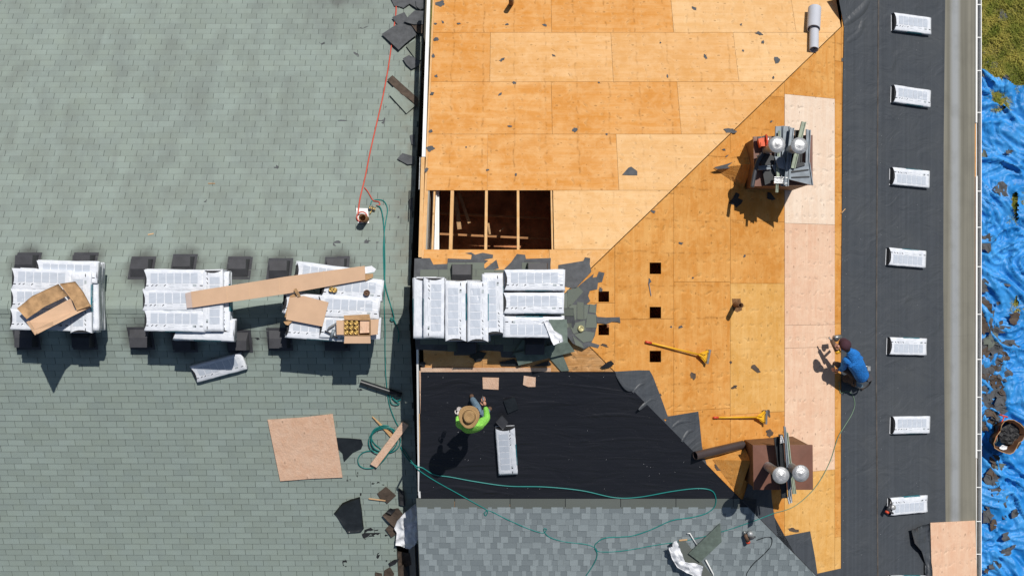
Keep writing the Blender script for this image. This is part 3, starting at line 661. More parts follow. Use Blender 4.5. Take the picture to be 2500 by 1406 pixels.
# wrinkles in the underlay: real folds
def fold(pts, pl, hh, ww, mat, h0=0.02):
    q = smooth_path(pts, 5); n = len(q); mb = MB(); vs = []
    for i, (x, y) in enumerate(q):
        p = hit(x, y, pl, h0); t = (hit(*q[min(i + 1, n - 1)], pl) - hit(*q[max(i - 1, 0)], pl)).normalized(); s_ = nrm(pl).cross(t); k = math.sin(math.pi * i / (n - 1)) ** 0.7
        for a, z in ((-1, 0), (-0.5, 0.55), (0, 1), (0.5, 0.55), (1, 0)): vs.append(p + s_ * a * ww * (0.4 + 0.6 * k) + nrm(pl) * (hh * k * z - 0.004))
    mb.add(vs, [(i * 5 + j, i * 5 + j + 1, (i + 1) * 5 + j + 1, (i + 1) * 5 + j) for i in range(n - 1) for j in range(4)]); return build(mb, 'underlay_fold', mat, HR, True)
for pts, pl, hh, ww in (([(1505, 912), (1530, 945), (1548, 950)], 'RE', 0.02, 0.05), ([(1545, 958), (1562, 940), (1578, 935)], 'RE', 0.018, 0.04), ([(1560, 1000), (1590, 975), (1605, 980)], 'RE', 0.016, 0.04), ([(1640, 1045), (1660, 1030), (1690, 1028)], 'RE', 0.018, 0.04), ([(1665, 1078), (1680, 1055), (1695, 1050)], 'RE', 0.016, 0.04), ([(2124, -5), (2108, 20), (2085, 42), (2062, 60)], 'RE', 0.035, 0.10), ([(2108, 45), (2098, 80), (2066, 104)], 'RE', 0.02, 0.08), ([(2150, 250), (2170, 262), (2205, 258)], 'RE', 0.012, 0.05),
    ([(2150, 275), (2175, 283), (2190, 300)], 'RE', 0.012, 0.05), ([(2150, 420), (2180, 455), (2195, 490)], 'RE', 0.014, 0.06), ([(2152, 505), (2175, 500), (2200, 470)], 'RE', 0.012, 0.05), ([(2152, 895), (2185, 880), (2220, 868)], 'RE', 0.012, 0.06),
    ([(2150, 1150), (2170, 1190), (2190, 1215)], 'RE', 0.013, 0.05), ([(2152, 1310), (2160, 1290), (2185, 1270)], 'RE', 0.013, 0.05),
    ([(1340, 935), (1440, 945), (1540, 958)], 'RS', 0.010, 0.04), ([(1400, 1020), (1500, 1012), (1600, 1022)], 'RS', 0.014, 0.05), ([(1430, 1080), (1540, 1070), (1640, 1078)], 'RS', 0.010, 0.05), ([(1030, 1205), (1100, 1188), (1190, 1200), (1260, 1208)], 'RS', 0.014, 0.06),
    ([(1440, 1120), (1520, 1118), (1620, 1122)], 'RS', 0.008, 0.03), ([(1250, 990), (1330, 982), (1420, 990)], 'RS', 0.010, 0.05), ([(1190, 1080), (1150, 1100), (1120, 1130)], 'RS', 0.008, 0.04)):
    fold(pts, pl, hh, ww, M['felt_e'] if pl == 'RE' else M['felt_s'], 0.022)
# plastic cap nails dotted over the underlay
mb = MB()
def capn(px, py, pl, h=0.024, r=0.008):
    p = hit(px, py, pl, h); n_ = nrm(pl); a_ = n_.orthogonal().normalized(); b_ = n_.cross(a_); vs_ = [p + (a_ * math.cos(k * 1.047) + b_ * math.sin(k * 1.047)) * r * 0.5 for k in range(6)]; mb.add(vs_ + [p + n_ * 0.004], [(k, (k + 1) % 6, 6) for k in range(6)])
for k in range(26): capn(2060 + R.uniform(-1, 4), 70 + k * 52 + R.uniform(-9, 9), 'RE')
for k in range(50): capn(R.choice([2066, 2100, 2152, 2195, 2240, 2296]) + R.uniform(-4, 4), R.uniform(0, 1400), 'RE', 0.028)
for k in range(26): capn(R.uniform(1040, 1480), R.choice([918, 985, 1052, 1120, 1190]) + R.uniform(-4, 4), 'RS')
for k in range(9): capn(R.uniform(1500, 1740), 1190 - R.uniform(0, 120) * 0.3 if False else R.uniform(1120, 1200), 'RS')
build(mb, 'cap_nails', M['plastic_w'] if 'plastic_w' in M else M['white'], HR, kind='stuff')
# new laminated shingles on the south slope
E = 0.1275; ytop = wY(1237, 'RS', 1300)
def hipX(y): return 0.68 + (-0.34 - y)
sx = wX(1021, 1300, 'RS')
edges = [1023, 1110, 1245, 1380, 1515, 1650, 1790, 1806]
for i in range(len(edges) - 1):
    slab('starter_course', [(edges[i] + 1, 1217), (edges[i + 1] - 0.5, 1217), (edges[i + 1] - 0.5, 1241), (edges[i] + 1, 1241)], 'RS', 0.006, M['starter'], HR, 0.0165)
for r in range(14):
    y = ytop - r * E; x = sx - R.uniform(0.1, 0.9); xe = hipX(y - E) - 0.01
    while x < xe:
        x2 = x + 1.0; a, b = max(x, sx), min(x2, xe)
        if b - a > 0.05:
            mb = MB(); b_ = PL['RS'][2]
            def P(xx, s_, h): yy = y - s_; return Vector((xx, yy, zpl('RS', xx, yy, 0.016 + h)))
            def bx(xa, xb, lift, rn):
                xa += 0.001; xb -= 0.001
                u1 = min(xb, hipX(y) - 0.01); u0 = min(xa, u1 - 0.004); l1 = min(xb, hipX(y - E) - 0.01)
                top = [P(u0, 0, 0.004 + lift), P(u1, 0, 0.004 + lift), P(l1, E + 0.003, 0.010 + lift), P(xa, E + 0.003, 0.010 + lift)]
                mb.prism(top, [p - Vector((0, 0, 0.013)) for p in top], 0, rn)
            xx = a; hi = R.random() < 0.5
            while xx < b - 0.001:
                w_ = R.uniform(0.07, 0.20) if hi else R.uniform(0.09, 0.26); xn = min(b, xx + w_)
                if xn > b - 0.04: xn = b
                bx(xx, xn, 0.007 if hi else 0.0, (0.55 + 0.45 * R.random()) if hi else (0.08 + 0.42 * R.random() ** 1.3)); xx = xn; hi = not hi
            build(mb, 'laminated_shingle', M['lam'], HR)
        x = x2
slab('rake_starter', [(1016, 1216), (1024, 1216), (1030, 1420), (1024.5, 1420), (1020, 1300)], 'RS', 0.012, M['starter'], HR, 0.008)
# gutter
gz = lambda y: zpl('RE', XG1, 0)
mb = MB(); zt = zpl('RE', XG1, 0) - 0.01
gx0, gx1 = XG1 + 0.004, XGo
prof = [(gx0, zt + 0.012), (gx0, zt - 0.11), (gx1 - 0.02, zt - 0.11), (gx1, zt - 0.05), (gx1, zt), (gx1 + 0.016, zt), (gx1 + 0.016, zt - 0.01), (gx1 + 0.01, zt - 0.06), (gx1 - 0.012, zt - 0.125), (gx0 - 0.015, zt - 0.125), (gx0 - 0.015, zt + 0.012)]
gt = MB(); n = len(prof)
vs = [Vector((x, y, z)) for y in (-9, 9) for x, z in prof]; gt.add(vs, [(i, (i + 1) % n, (i + 1) % n + n, i + n) for i in range(n)] + [tuple(reversed(range(n))), tuple(range(n, 2 * n))])
gut = build(gt, 'gutter', M['white'], HR)
mb = MB(); mb.box(Vector(((gx0 + gx1) / 2, 0, zt - 0.100)), Vector(((gx1 - gx0) / 2 - 0.012, 0, 0)), Vector((0, 9, 0)), Vector((0, 0, 0.006))); build(mb, 'gutter_floor_strip', M['gutter_in'], gut)  # dark strip along the bottom of the gutter
for py in (12, 92, 173, 275, 467, 555, 651, 767, 877, 969, 1059, 1099, 1189, 1272, 1352):
    p = hit(2388, py, zt); mb = MB(); mb.box(Vector(((gx0 + gx1) / 2, p.y, zt - 0.004)), Vector(((gx1 - gx0) / 2, 0, 0)), Vector((0, 0.009, 0)), Vector((0, 0, 0.005))); build(mb, 'gutter_strap', M['white'], gut)
mb = MB(); mb.box(Vector((gx0 - 0.035, 0, zt - 0.08)), Vector((0.014, 0, 0)), Vector((0, 9, 0)), Vector((0, 0, 0.09))); build(mb, 'fascia', M['white'], HR)
# repair sheet at the lower right and raised flap
slab('underlay_lap_edge', [(2143.5, -30), (2147, -30), (2143, 500), (2141, 900), (2145, 1436), (2142, 1436), (2138, 900), (2140, 500)], 'RE', 0.003, simple('dusty_lap', (0.085, 0.075, 0.068), 0.8, 0.4, 5, kind='pos'), HR, 0.0235)
o = slab('plywood_sheet', [(2271.5, 1275.5), (2381, 1270), (2386, 1440), (2276, 1440)], 'RE', 0.014, M['ply_new'], HR, 0.03); o['label'] = 'fresh pink sheet covering the eave'
crumple('underlay_flap', [(2226, 1292), (2240, 1288), (2270, 1278), (2274, 1330), (2277, 1404), (2276, 1436), (2262, 1436), (2266, 1385), (2250, 1345), (2232, 1325)], 'RE', 0.05, M['felt_e'], HR, 0.03, 4.0, 44, 7, 3, curl=0.12)
# old shingles left around the ridge
patches = {
 'RN': [[(1012, 631), (1050, 630), (1058, 646), (1092, 644), (1093, 631), (1150, 633), (1152, 622), (1136, 618), (1150, 616), (1160, 622), (1178, 617), (1204, 622), (1203, 630), (1180, 634), (1192, 636), (1176, 650), (1185, 655), (1212, 634), (1218, 655), (1200, 660), (1228, 660), (1248, 640), (1262, 620), (1282, 622), (1284, 632), (1345, 630), (1343, 662), (1340, 700), (1348, 752), (1008, 752)],
        [(1363, 647), (1424, 637), (1428, 628), (1441, 630), (1440, 645), (1444, 663), (1408, 701), (1398, 704), (1380, 700), (1372, 752), (1348, 752), (1340, 700), (1362, 690)]],
 'RS': [[(1008, 752), (1400, 752), (1404, 790), (1385, 838), (1345, 858), (1330, 875), (1300, 870), (1255, 873), (1224, 872), (1222, 858), (1180, 855), (1150, 860), (1015, 853)]],
 'RE': [[(1340, 752), (1404, 706), (1422, 690), (1450, 668), (1447, 678), (1457, 676), (1462, 663), (1476, 666), (1470, 688), (1460, 690), (1458, 706), (1440, 710), (1436, 722), (1441, 735), (1432, 742), (1448, 745), (1457, 741), (1455, 766), (1460, 780), (1452, 820), (1444, 836), (1464, 842), (1460, 850), (1440, 845), (1425, 852), (1398, 838), (1385, 820)]]}
def patch_base(pl, poly):
    slab('torn_underlay', poly, pl, 0.004, M['scrap'], HR, 0.004)
for pl in patches:
    for pi, poly in enumerate(patches[pl]):
        patch_base(pl, poly)
        xs = [p[0] for p in poly]; ys = [p[1] for p in poly]
        if pl != 'RE':
            A = hit(min(xs), 750, pl).x; B = hit(max(xs), 750, pl).x; sgn = 1 if pl == 'RN' else -1
            for r in range(10):
                y = -0.34 + sgn * (0.02 + r * PITCH); k = 0; off = (r * 0.45) % 1
                while True:
                    x = A + TW * (k + off); k += 1
                    if x > B: break
                    ok = 0
                    for cx_, cy_ in ((x - TW / 2 + .03, y + sgn * 0.01), (x + TW / 2 - .03, y + sgn * 0.01), (x - TW / 2 + .03, y + sgn * (PITCH - .01)), (x + TW / 2 - .03, y + sgn * (PITCH - .01))):
                        D = ZC - zpl(pl, cx_, cy_); ok += inside(CX + cx_ / D * F, CY - cy_ / D * F, poly)
                    if ok == 4:
                        me = tab_mesh('old_shingle_tab', pl, TW, PITCH, M['oldr']) if ('t' + pl) not in globals() else globals()['t' + pl]
                        globals()['t' + pl] = me; put('old_shingle_tab', me, Vector((x, y, zpl(pl, x, y, 0.009))), HR)
        elif pl == 'RE':
            for pts in ([(1385, 708), (1412, 700), (1424, 712), (1398, 742), (1385, 752)], [(1409, 737), (1425, 738), (1425, 780), (1409, 779)], [(1390, 744), (1408, 744), (1407, 780), (1388, 790)], [(1426, 745), (1438, 743), (1432, 778), (1426, 780)],
                        [(1440, 742), (1455, 745), (1455, 765), (1438, 762)], [(1434, 766), (1456, 768), (1457, 800), (1430, 800)], [(1390, 792), (1428, 782), (1430, 806), (1400, 815)], [(1402, 817), (1430, 808), (1452, 812), (1446, 832), (1424, 836)], [(1398, 820), (1420, 838), (1426, 850), (1405, 842)], [(1352, 748), (1384, 712), (1386, 742), (1388, 800), (1380, 800)]):
                o = slab('old_shingle_tab', pts, 'RE', 0.008, M['oldr'], HR, 0.010)
# hip edge boards line (slightly open joint) on both hips
# plumbing vent stubs
def pipe(name, px, py, pl, r, hgt, mat, parent, n=20):
    b = hit(px, py, pl, -0.05); mb = MB(); mb.lathe(b, (0, 0, 1), [(r, 0), (r, hgt + 0.05), (r * 0.82, hgt + 0.05), (r * 0.82, hgt - 0.15), (0.001, hgt - 0.15)], n); return build(mb, name, mat, parent, True)
pipe('vent_pipe', 1792.5, 744, 'RE', 0.048, 0.56, M['brown_w'], HR)
pipe('vent_pipe', 1248, 12, 'RN', 0.05, 0.45, M['brown_w'], HR)
slab('pipe_boot_mark', [(1787, 729), (1808, 729), (1812, 757), (1800, 762), (1790, 757)], 'RE', 0.003, simple('grimy_wood', (0.20, 0.10, 0.04), 0.9, 0.5, 25), HR, 0.001)
p1 = pipe('vent_pipe', 893, 536, 'LN', 0.075, 0.42, M['brown_w'], HL)
slab('pipe_flashing', [(869, 508), (898, 509), (901, 545), (874, 545)], 'LN', 0.01, M['white'], HL, 0.012)
# box vents
def roofvent(px, py, pl, parent, w_=50, d_=44):
    s = hit(px, py, pl, 0.0); o, x, y, z = frame(px, py, pl, 0.0, 0.0); z = Vector((0, 0, 1)); hw = w_ / 2 / 134.0; hd = d_ / 2 / 130.0
    dn = Vector((0, 1 if pl[1] == 'N' else -1, 0)); ax = Vector((1, 0, 0)); sl = PL[pl][2] * dn.y
    def P(a, b, h): return Vector((s.x + ax.x * a, s.y + dn.y * b, s.z + sl * b + h))
    mb = MB()
    mb.prism([P(-hw - .05, -hd - .05, 0.012), P(hw + .05, -hd - .05, 0.012), P(hw + .05, hd + .05, 0.012), P(-hw - .05, hd + .05, 0.012)], [P(-hw - .05, -hd - .05, 0), P(hw + .05, -hd - .05, 0), P(hw + .05, hd + .05, 0), P(-hw - .05, hd + .05, 0)])
    lo = [P(-hw, -hd, 0.02), P(hw, -hd, 0.02), P(hw, hd, 0.03), P(-hw, hd, 0.03)]
    k = 0.88
    hi = [P(-hw * k, -hd * 0.12, 0.16), P(hw * k, -hd * 0.12, 0.16), P(hw * k, hd * 0.96, 0.235), P(-hw * k, hd * 0.96, 0.235)]
    v0 = [P(-hw, -hd, 0.0), P(hw, -hd, 0.0), P(hw, hd, 0.0), P(-hw, hd, 0.0)]
    mb.add(v0 + lo + hi, [(8, 9, 10, 11), (4, 5, 9, 8), (5, 6, 10, 9), (6, 7, 11, 10), (7, 4, 8, 11), (0, 1, 5, 4), (1, 2, 6, 5), (2, 3, 7, 6), (3, 0, 4, 7)])
    return build(mb, 'roof_vent', M['vent'], parent)
for x, y, p in VENT_PX: roofvent(x, y, p, HL)
for x, y in ((1128, 668), (1312, 665)): roofvent(x, y, 'RN', HR)
for x, y in ((1140, 838), (1305, 842)): roofvent(x, y, 'RS', HR)
# grime halo where air left the vents is in the shingle itself: none painted

# ------------------------------------------------------------------ chimneys
def chimney(cap_px, capz, flues, name_lbl, cr):
    xs = [p[0] for p in cap_px]; ys = [p[1] for p in cap_px]
    top = [hit(x, y, capz) for x, y in cap_px]; c = sum(top, Vector()) / 4
    body = MB(); inset = 0.025
    tp = [Vector((p.x + (c.x - p.x) * inset * 2, p.y + (c.y - p.y) * inset * 2, capz - 0.02)) for p in top]
    bt = [Vector((p.x, p.y, zpl('RE', p.x, p.y, -0.1))) for p in tp]; body.prism(tp, bt)
    ch = build(body, 'chimney', M['brown_w'], HR); ch['label'] = name_lbl
    cp = MB(); mid = capz + 0.012
    rim = top; low = [p - Vector((0, 0, 0.06)) for p in top]; a = Vector((c.x, c.y + (top[0].y - c.y) * 0.12, mid)); 
    peakA = Vector((c.x - abs(top[0].x - c.x) * 0.3, c.y, mid)); peakB = Vector((c.x + abs(top[0].x - c.x) * 0.3, c.y, mid))
    cp.add(rim + low + [peakA, peakB], [(0, 4, 5, 1), (1, 5, 6, 2), (2, 6, 7, 3), (3, 7, 4, 0), (0, 1, 9, 8), (1, 2, 9), (2, 3, 8, 9), (3, 0, 8), (7, 6, 5, 4)]); build(cp, 'cap', M['brown'], ch)
    for sx_ in range(int((abs(tp[1].x - tp[0].x)) / 0.2)):   # trim boards on the south and north faces
        pass
    for (fx, fy, hh) in flues:
        tpz = capz + hh; t = hit(fx, fy, tpz); f = MB(); f.lathe((t.x, t.y, capz), (0, 0, 1), [(0.085, 0), (0.085, hh - 0.06), (0.12, hh - 0.05), (0.12, hh - 0.02)], 20); build(f, 'flue_pipe', M['galv'], ch, True)
        f = MB(); r = 0.148; f.lathe((t.x, t.y, tpz - 0.06), (0, 0, 1), [(0.10, 0), (r, 0.005), (r * 1.02, 0.028), (r * 0.97, 0.032), (r * 0.93, 0.045), (r * 0.84, 0.046), (r * 0.82, 0.052), (r * 0.5, 0.060), (r * 0.1, 0.063), (r * 0.05, 0.068), (0.001, 0.068)], 28); build(f, 'flue_cap', M['galv'], ch, True)
    # cricket behind the chimney
    tip, nn, ss, rg = [Vector(p) for p in cr]
    k = MB(); k.add([tip, nn, ss, rg], [(0, 3, 1), (0, 2, 3), (1, 3, 2)]); 
    k.add([p - Vector((0, 0, 0.02)) for p in (tip, nn, ss, rg)], [(1, 3, 0), (3, 2, 0)]); build(k, 'cricket', M['ply_e'], HR)
    return ch, c
capz1 = zpl('RE', 4.9, 0) + 1.05
def cricket_pts(tip, n_, s_, rg, hh): return [hit(*tip, 'RE', 0.01), hit(*n_, 'RE', 0.0), hit(*s_, 'RE', 0.0), hit(*rg, 'RE', hh)]
ch1, c1 = chimney([(1839, 334), (1984, 330), (1984, 452), (1842, 455)], capz1, [(1898, 353, 0.80), (1952.5, 355.5, 0.80)], 'chimney piled with grey flashing offcuts', cricket_pts((1741, 411), (1818, 345), (1815, 460), (1838, 400), 0.45))
ch2, c2 = chimney([(1838, 1086), (1984, 1086), (1985, 1195), (1840, 1195)], capz1 - 0.02, [(1907.5, 1160.5, 0.98), (1956, 1156, 0.98)], 'chimney with bare brown metal cap', cricket_pts((1740, 1122), (1812, 1080), (1803, 1210), (1833, 1124), 0.45))
# ------------------------------------------------------------------ leftover flashing on the chimneys (loose things)
def offcut(pts, z, mat, label, cat='flashing', name='flashing_offcut', group=None, th=0.03, ridge=True):
    top = [hit(x, y, z) for x, y in pts]; mb = MB(); mb.prism(top, [p - Vector((0, 0, th)) for p in top])
    if ridge and len(pts) == 4:
        # folded lip along both long edges
        d1 = (top[1] - top[0]).length; d2 = (top[2] - top[1]).length
        e = [(0, 1), (3, 2)] if d1 > d2 else [(1, 2), (0, 3)]
        for a, b in e:
            A, B = top[a], top[b]; s_ = (sum(top, Vector()) / 4 - (A + B) / 2).normalized() * 0.008
            mb.box((A + B) / 2 + s_ + Vector((0, 0, 0.012)), (B - A) / 2, s_, Vector((0, 0, 0.012)))
    return tag(build(mb, name, mat), label, cat, group)
z1 = capz1 + 0.09
GF = 'flashing offcuts piled on the upper chimney'
for pts, dz, m_, lb in (
    ([(1893, 309), (1911, 308), (1909, 420), (1890, 420)], 0.02, 'greym', 'grey flashing strip at the left of the pile on the upper chimney'),
    ([(1912, 308), (1928, 309), (1925, 455), (1905, 455)], 0.05, 'greym', 'grey flashing strip passing right of the left flue cap on the upper chimney'),
    ([(1929, 312), (1939, 313), (1924, 452), (1913, 452)], 0.16, 'greym', 'narrow slate grey channel leaning across the middle of the upper chimney'),
    ([(1957, 297), (1968, 299), (1941, 412), (1930, 410)], 0.14, 'greenm', 'pale green metal channel sticking out furthest north on the upper chimney'),
    ([(1900, 320), (1905, 320), (1899, 470), (1893, 470)], 0.10, 'greenm', 'thin pale strip lying lengthwise under the left flue cap on the upper chimney'),
    ([(1968, 316), (1979, 318), (1975, 405), (1966, 405)], 0.05, 'greym', 'grey strip at the right edge of the upper chimney cap'),
    ([(1940, 318), (1960, 318), (1957, 398), (1940, 398)], 0.00, 'blackm', 'black flashing piece lying between the flue caps of the upper chimney'),
    ([(1929, 403), (1977, 397), (1985, 453), (1926, 438)], 0.09, 'greym', 'wide grey stepped flashing panel at the lower right of the upper chimney'),
    ([(1890, 382), (1913, 384), (1921, 416), (1900, 410)], 0.15, 'greym', 'short triangular grey flashing offcut beneath the left flue cap of the upper chimney'),
    ([(1890, 432), (1922, 433), (1922, 449), (1890, 448)], 0.14, 'galv', 'short bright metal end piece at the south edge of the upper chimney'),
    ([(1850, 406), (1880, 404), (1882, 414), (1851, 416)], 0.05, 'greym', 'small grey flashing strip lying crosswise on the left of the upper chimney')):
    offcut(pts, z1 + dz, M[m_], lb, group=None)
for pts, dz in (([(1930, 414), (1975, 410), (1975, 412), (1930, 417)], 0.115), ([(1928, 427), (1972, 425), (1972, 427), (1928, 430)], 0.115)):
    pass
for pts, dz, m_, lb in (
    ([(1847, 380), (1872, 372), (1892, 384), (1888, 402), (1860, 404)], 0.02, 'blackm', 'black felt wad west of the flues on the upper chimney'), ([(1862, 418), (1890, 412), (1896, 440), (1868, 452)], 0.02, 'blackm', 'black flashing sheet at the southwest of the upper chimney cap'),
    ([(1884, 404), (1900, 400), (1912, 424), (1896, 430)], 0.07, 'greym', 'bent grey offcut south of the left flue on the upper chimney'), ([(1896, 418), (1902, 416), (1904, 440), (1897, 441)], 0.13, 'greenm', 'pale stub of channel near the south edge of the upper chimney'),
    ([(1940, 400), (1962, 396), (1966, 404), (1944, 410)], 0.12, 'blackm', 'short black strip on the stepped panel of the upper chimney'), ([(1932, 418), (1974, 413), (1975, 416), (1933, 422)], 0.105, 'blackm', 'upper thin black lath across the stepped panel of the upper chimney'), ([(1932, 432), (1976, 430), (1977, 433), (1933, 435)], 0.105, 'blackm', 'lower thin black lath across the stepped panel of the upper chimney')):
    offcut(pts, z1 + dz, M[m_], lb, ridge=False, th=0.015)
z2 = capz1 + 0.20
for pts, dz, m_, lb in (
    ([(1889, 1068), (1901, 1065), (1912, 1190), (1906, 1195)], 0.03, 'blackm', 'wide black flashing strip at the left of the bundle on the lower chimney'),
    ([(1901, 1060), (1911, 1060), (1922, 1215), (1908, 1216)], 0.08, 'blackm', 'black flashing strip in the middle of the lower chimney reaching past the flue'),
    ([(1913, 1040), (1918, 1042), (1934, 1225), (1926, 1228)], 0.14, 'greym', 'longest narrow grey strip lying across the lower chimney'),
    ([(1917, 1052), (1924, 1056), (1940, 1205), (1935, 1205)], 0.11, 'greenm', 'pale green strip right of the middle on the lower chimney'),
    ([(1905, 1063), (1909, 1062), (1914, 1080), (1904, 1082)], 0.15, 'galv', 'small pointed bright metal tip at the north end of the lower chimney pile'),
    ([(1925, 1110), (1929, 1110), (1944, 1204), (1941, 1205)], 0.06, 'greenm', 'thin green grey strip at the right of the lower chimney pile'),
    ([(1922, 1213), (1929, 1210), (1933, 1226), (1926, 1230)], 0.16, 'galv', 'short bright metal end poking out south of the lower chimney')):
    offcut(pts, z2 + dz, M[m_], lb)
tag(slab('felt_scrap', [(1743, 409), (1770, 402), (1802, 392), (1803, 408), (1770, 412), (1752, 413)], 'RE', 0.01, M['scrap'], None, 0.16), 'grey felt flap lying on the tip of the upper cricket', 'felt scrap')
# orange saw on the upper chimney
def saw(px, py, z, label):
    t = thing('power_saw', label, 'power saw', hit(px, py, z)); c = hit(px, py, z) + Vector((0, 0, 0.07))
    b = MB(); b.box(c + Vector((0, -.01, 0)), Vector((.07, .02, 0)), Vector((-.02, .075, 0)), Vector((0, 0, .06))); b.box(c + Vector((.0, -.05, .06)), Vector((.045, 0, 0)), Vector((0, .04, 0)), Vector((0, 0, .02))); build(b, 'motor_housing', M['orangep'], t)
    b = MB(); b.tube([c + Vector((.05, .12, .08)), c + Vector((.06, 0, .13)), c + Vector((.05, -.14, .08))], 0.018, 8); build(b, 'handle', M['redp'], t, True)
    b = MB(); b.lathe(c + Vector((.09, .03, -.02)), (1, 0, 0), [(0.001, 0), (.09, 0), (.09, .006), (.001, .006)], 24); build(b, 'blade', M['steel'], t)
    b = MB(); b.box(c + Vector((-.06, .06, .02)), Vector((.03, 0, 0)), Vector((0, .03, 0)), Vector((0, 0, .03))); b.box(c + Vector((.02, .09, .05)), Vector((.03, .01, 0)), Vector((0, .014, 0)), Vector((0, 0, .015))); build(b, 'battery', M['vent'], t)
saw(1859, 348, capz1 + 0.05, 'orange and red power saw resting on the upper chimney left of the flues')
mb = MB(); q = smooth_path([(1862, 375), (1850, 395), (1842, 425), (1836, 458)], 5); mb.tube([hit(x, y, capz1 + 0.20) for x, y in q], 0.038, 14); tag(build(mb, 'drain_tube', M['vent'], smooth=True), 'short black corrugated tube hanging over the west edge of the upper chimney', 'tube')
# brown roll
def roll(a, b, pl, r, mat, label, cat, name, h=0.0, th=0.012, mat2=None, spiral=True):
    A = hit(*a, pl, h + r); B = hit(*b, pl, h + r); d = (B - A).normalized(); n_ = nrm(pl) if not isinstance(pl, float) else Vector((0, 0, 1)); s_ = d.cross(n_).normalized(); n_ = s_.cross(d)
    ring = []; k = 34
    for i in range(k + 1):
        an = 2 * math.pi * 1.15 * i / k; rr = r * (1 - 0.10 * i / k); ring.append((math.cos(an) * rr, math.sin(an) * rr))
    ring2 = [(x * (1 - th / r), y * (1 - th / r)) for x, y in reversed(ring)]; al = ring + ring2; n = len(al)
    mb = MB(); vs = [A + s_ * x + n_ * y for x, y in al] + [B + s_ * x + n_ * y for x, y in al]
    mb.add(vs, [(i, (i + 1) % n, (i + 1) % n + n, i + n) for i in range(n)] + [(i, 2 * k + 1 - i, 2 * k - i, i + 1)[::-1] for i in range(k)] + [(i + n, 2 * k + 1 - i + n, 2 * k - i + n, i + 1 + n) for i in range(k)])
    return tag(build(mb, name, mat, smooth=False), label, cat)
M['rollbrown'] = simple('dark_brown_coil', (0.055, 0.040, 0.038), 0.32, 0.12, 4, spec=0.6)
roll((1697, 1112), (1814, 1085), 'RE', 0.085, M['rollbrown'], 'dark brown coil of metal lying between the underlay and the lower chimney', 'metal coil', 'metal_coil', 0.03)
roll((1988, 62), (1987, 122), 'RN', 0.095, M['membr'], 'narrow pale grey membrane roll sticking out of the wider roll', 'roll', 'membrane_roll', 0.0)
roll((1989, 22), (1986, 72), 'RN', 0.135, M['membr'], 'wide pale grey membrane roll near the top of the plywood', 'roll', 'membrane_roll', 0.0)
roll((880, 932), (980, 965), 'LS', 0.055, M['blackm'], 'black rolled strip of underlay pointing at the gap beside the green hoses', 'roll', 'underlay_roll', 0.0)

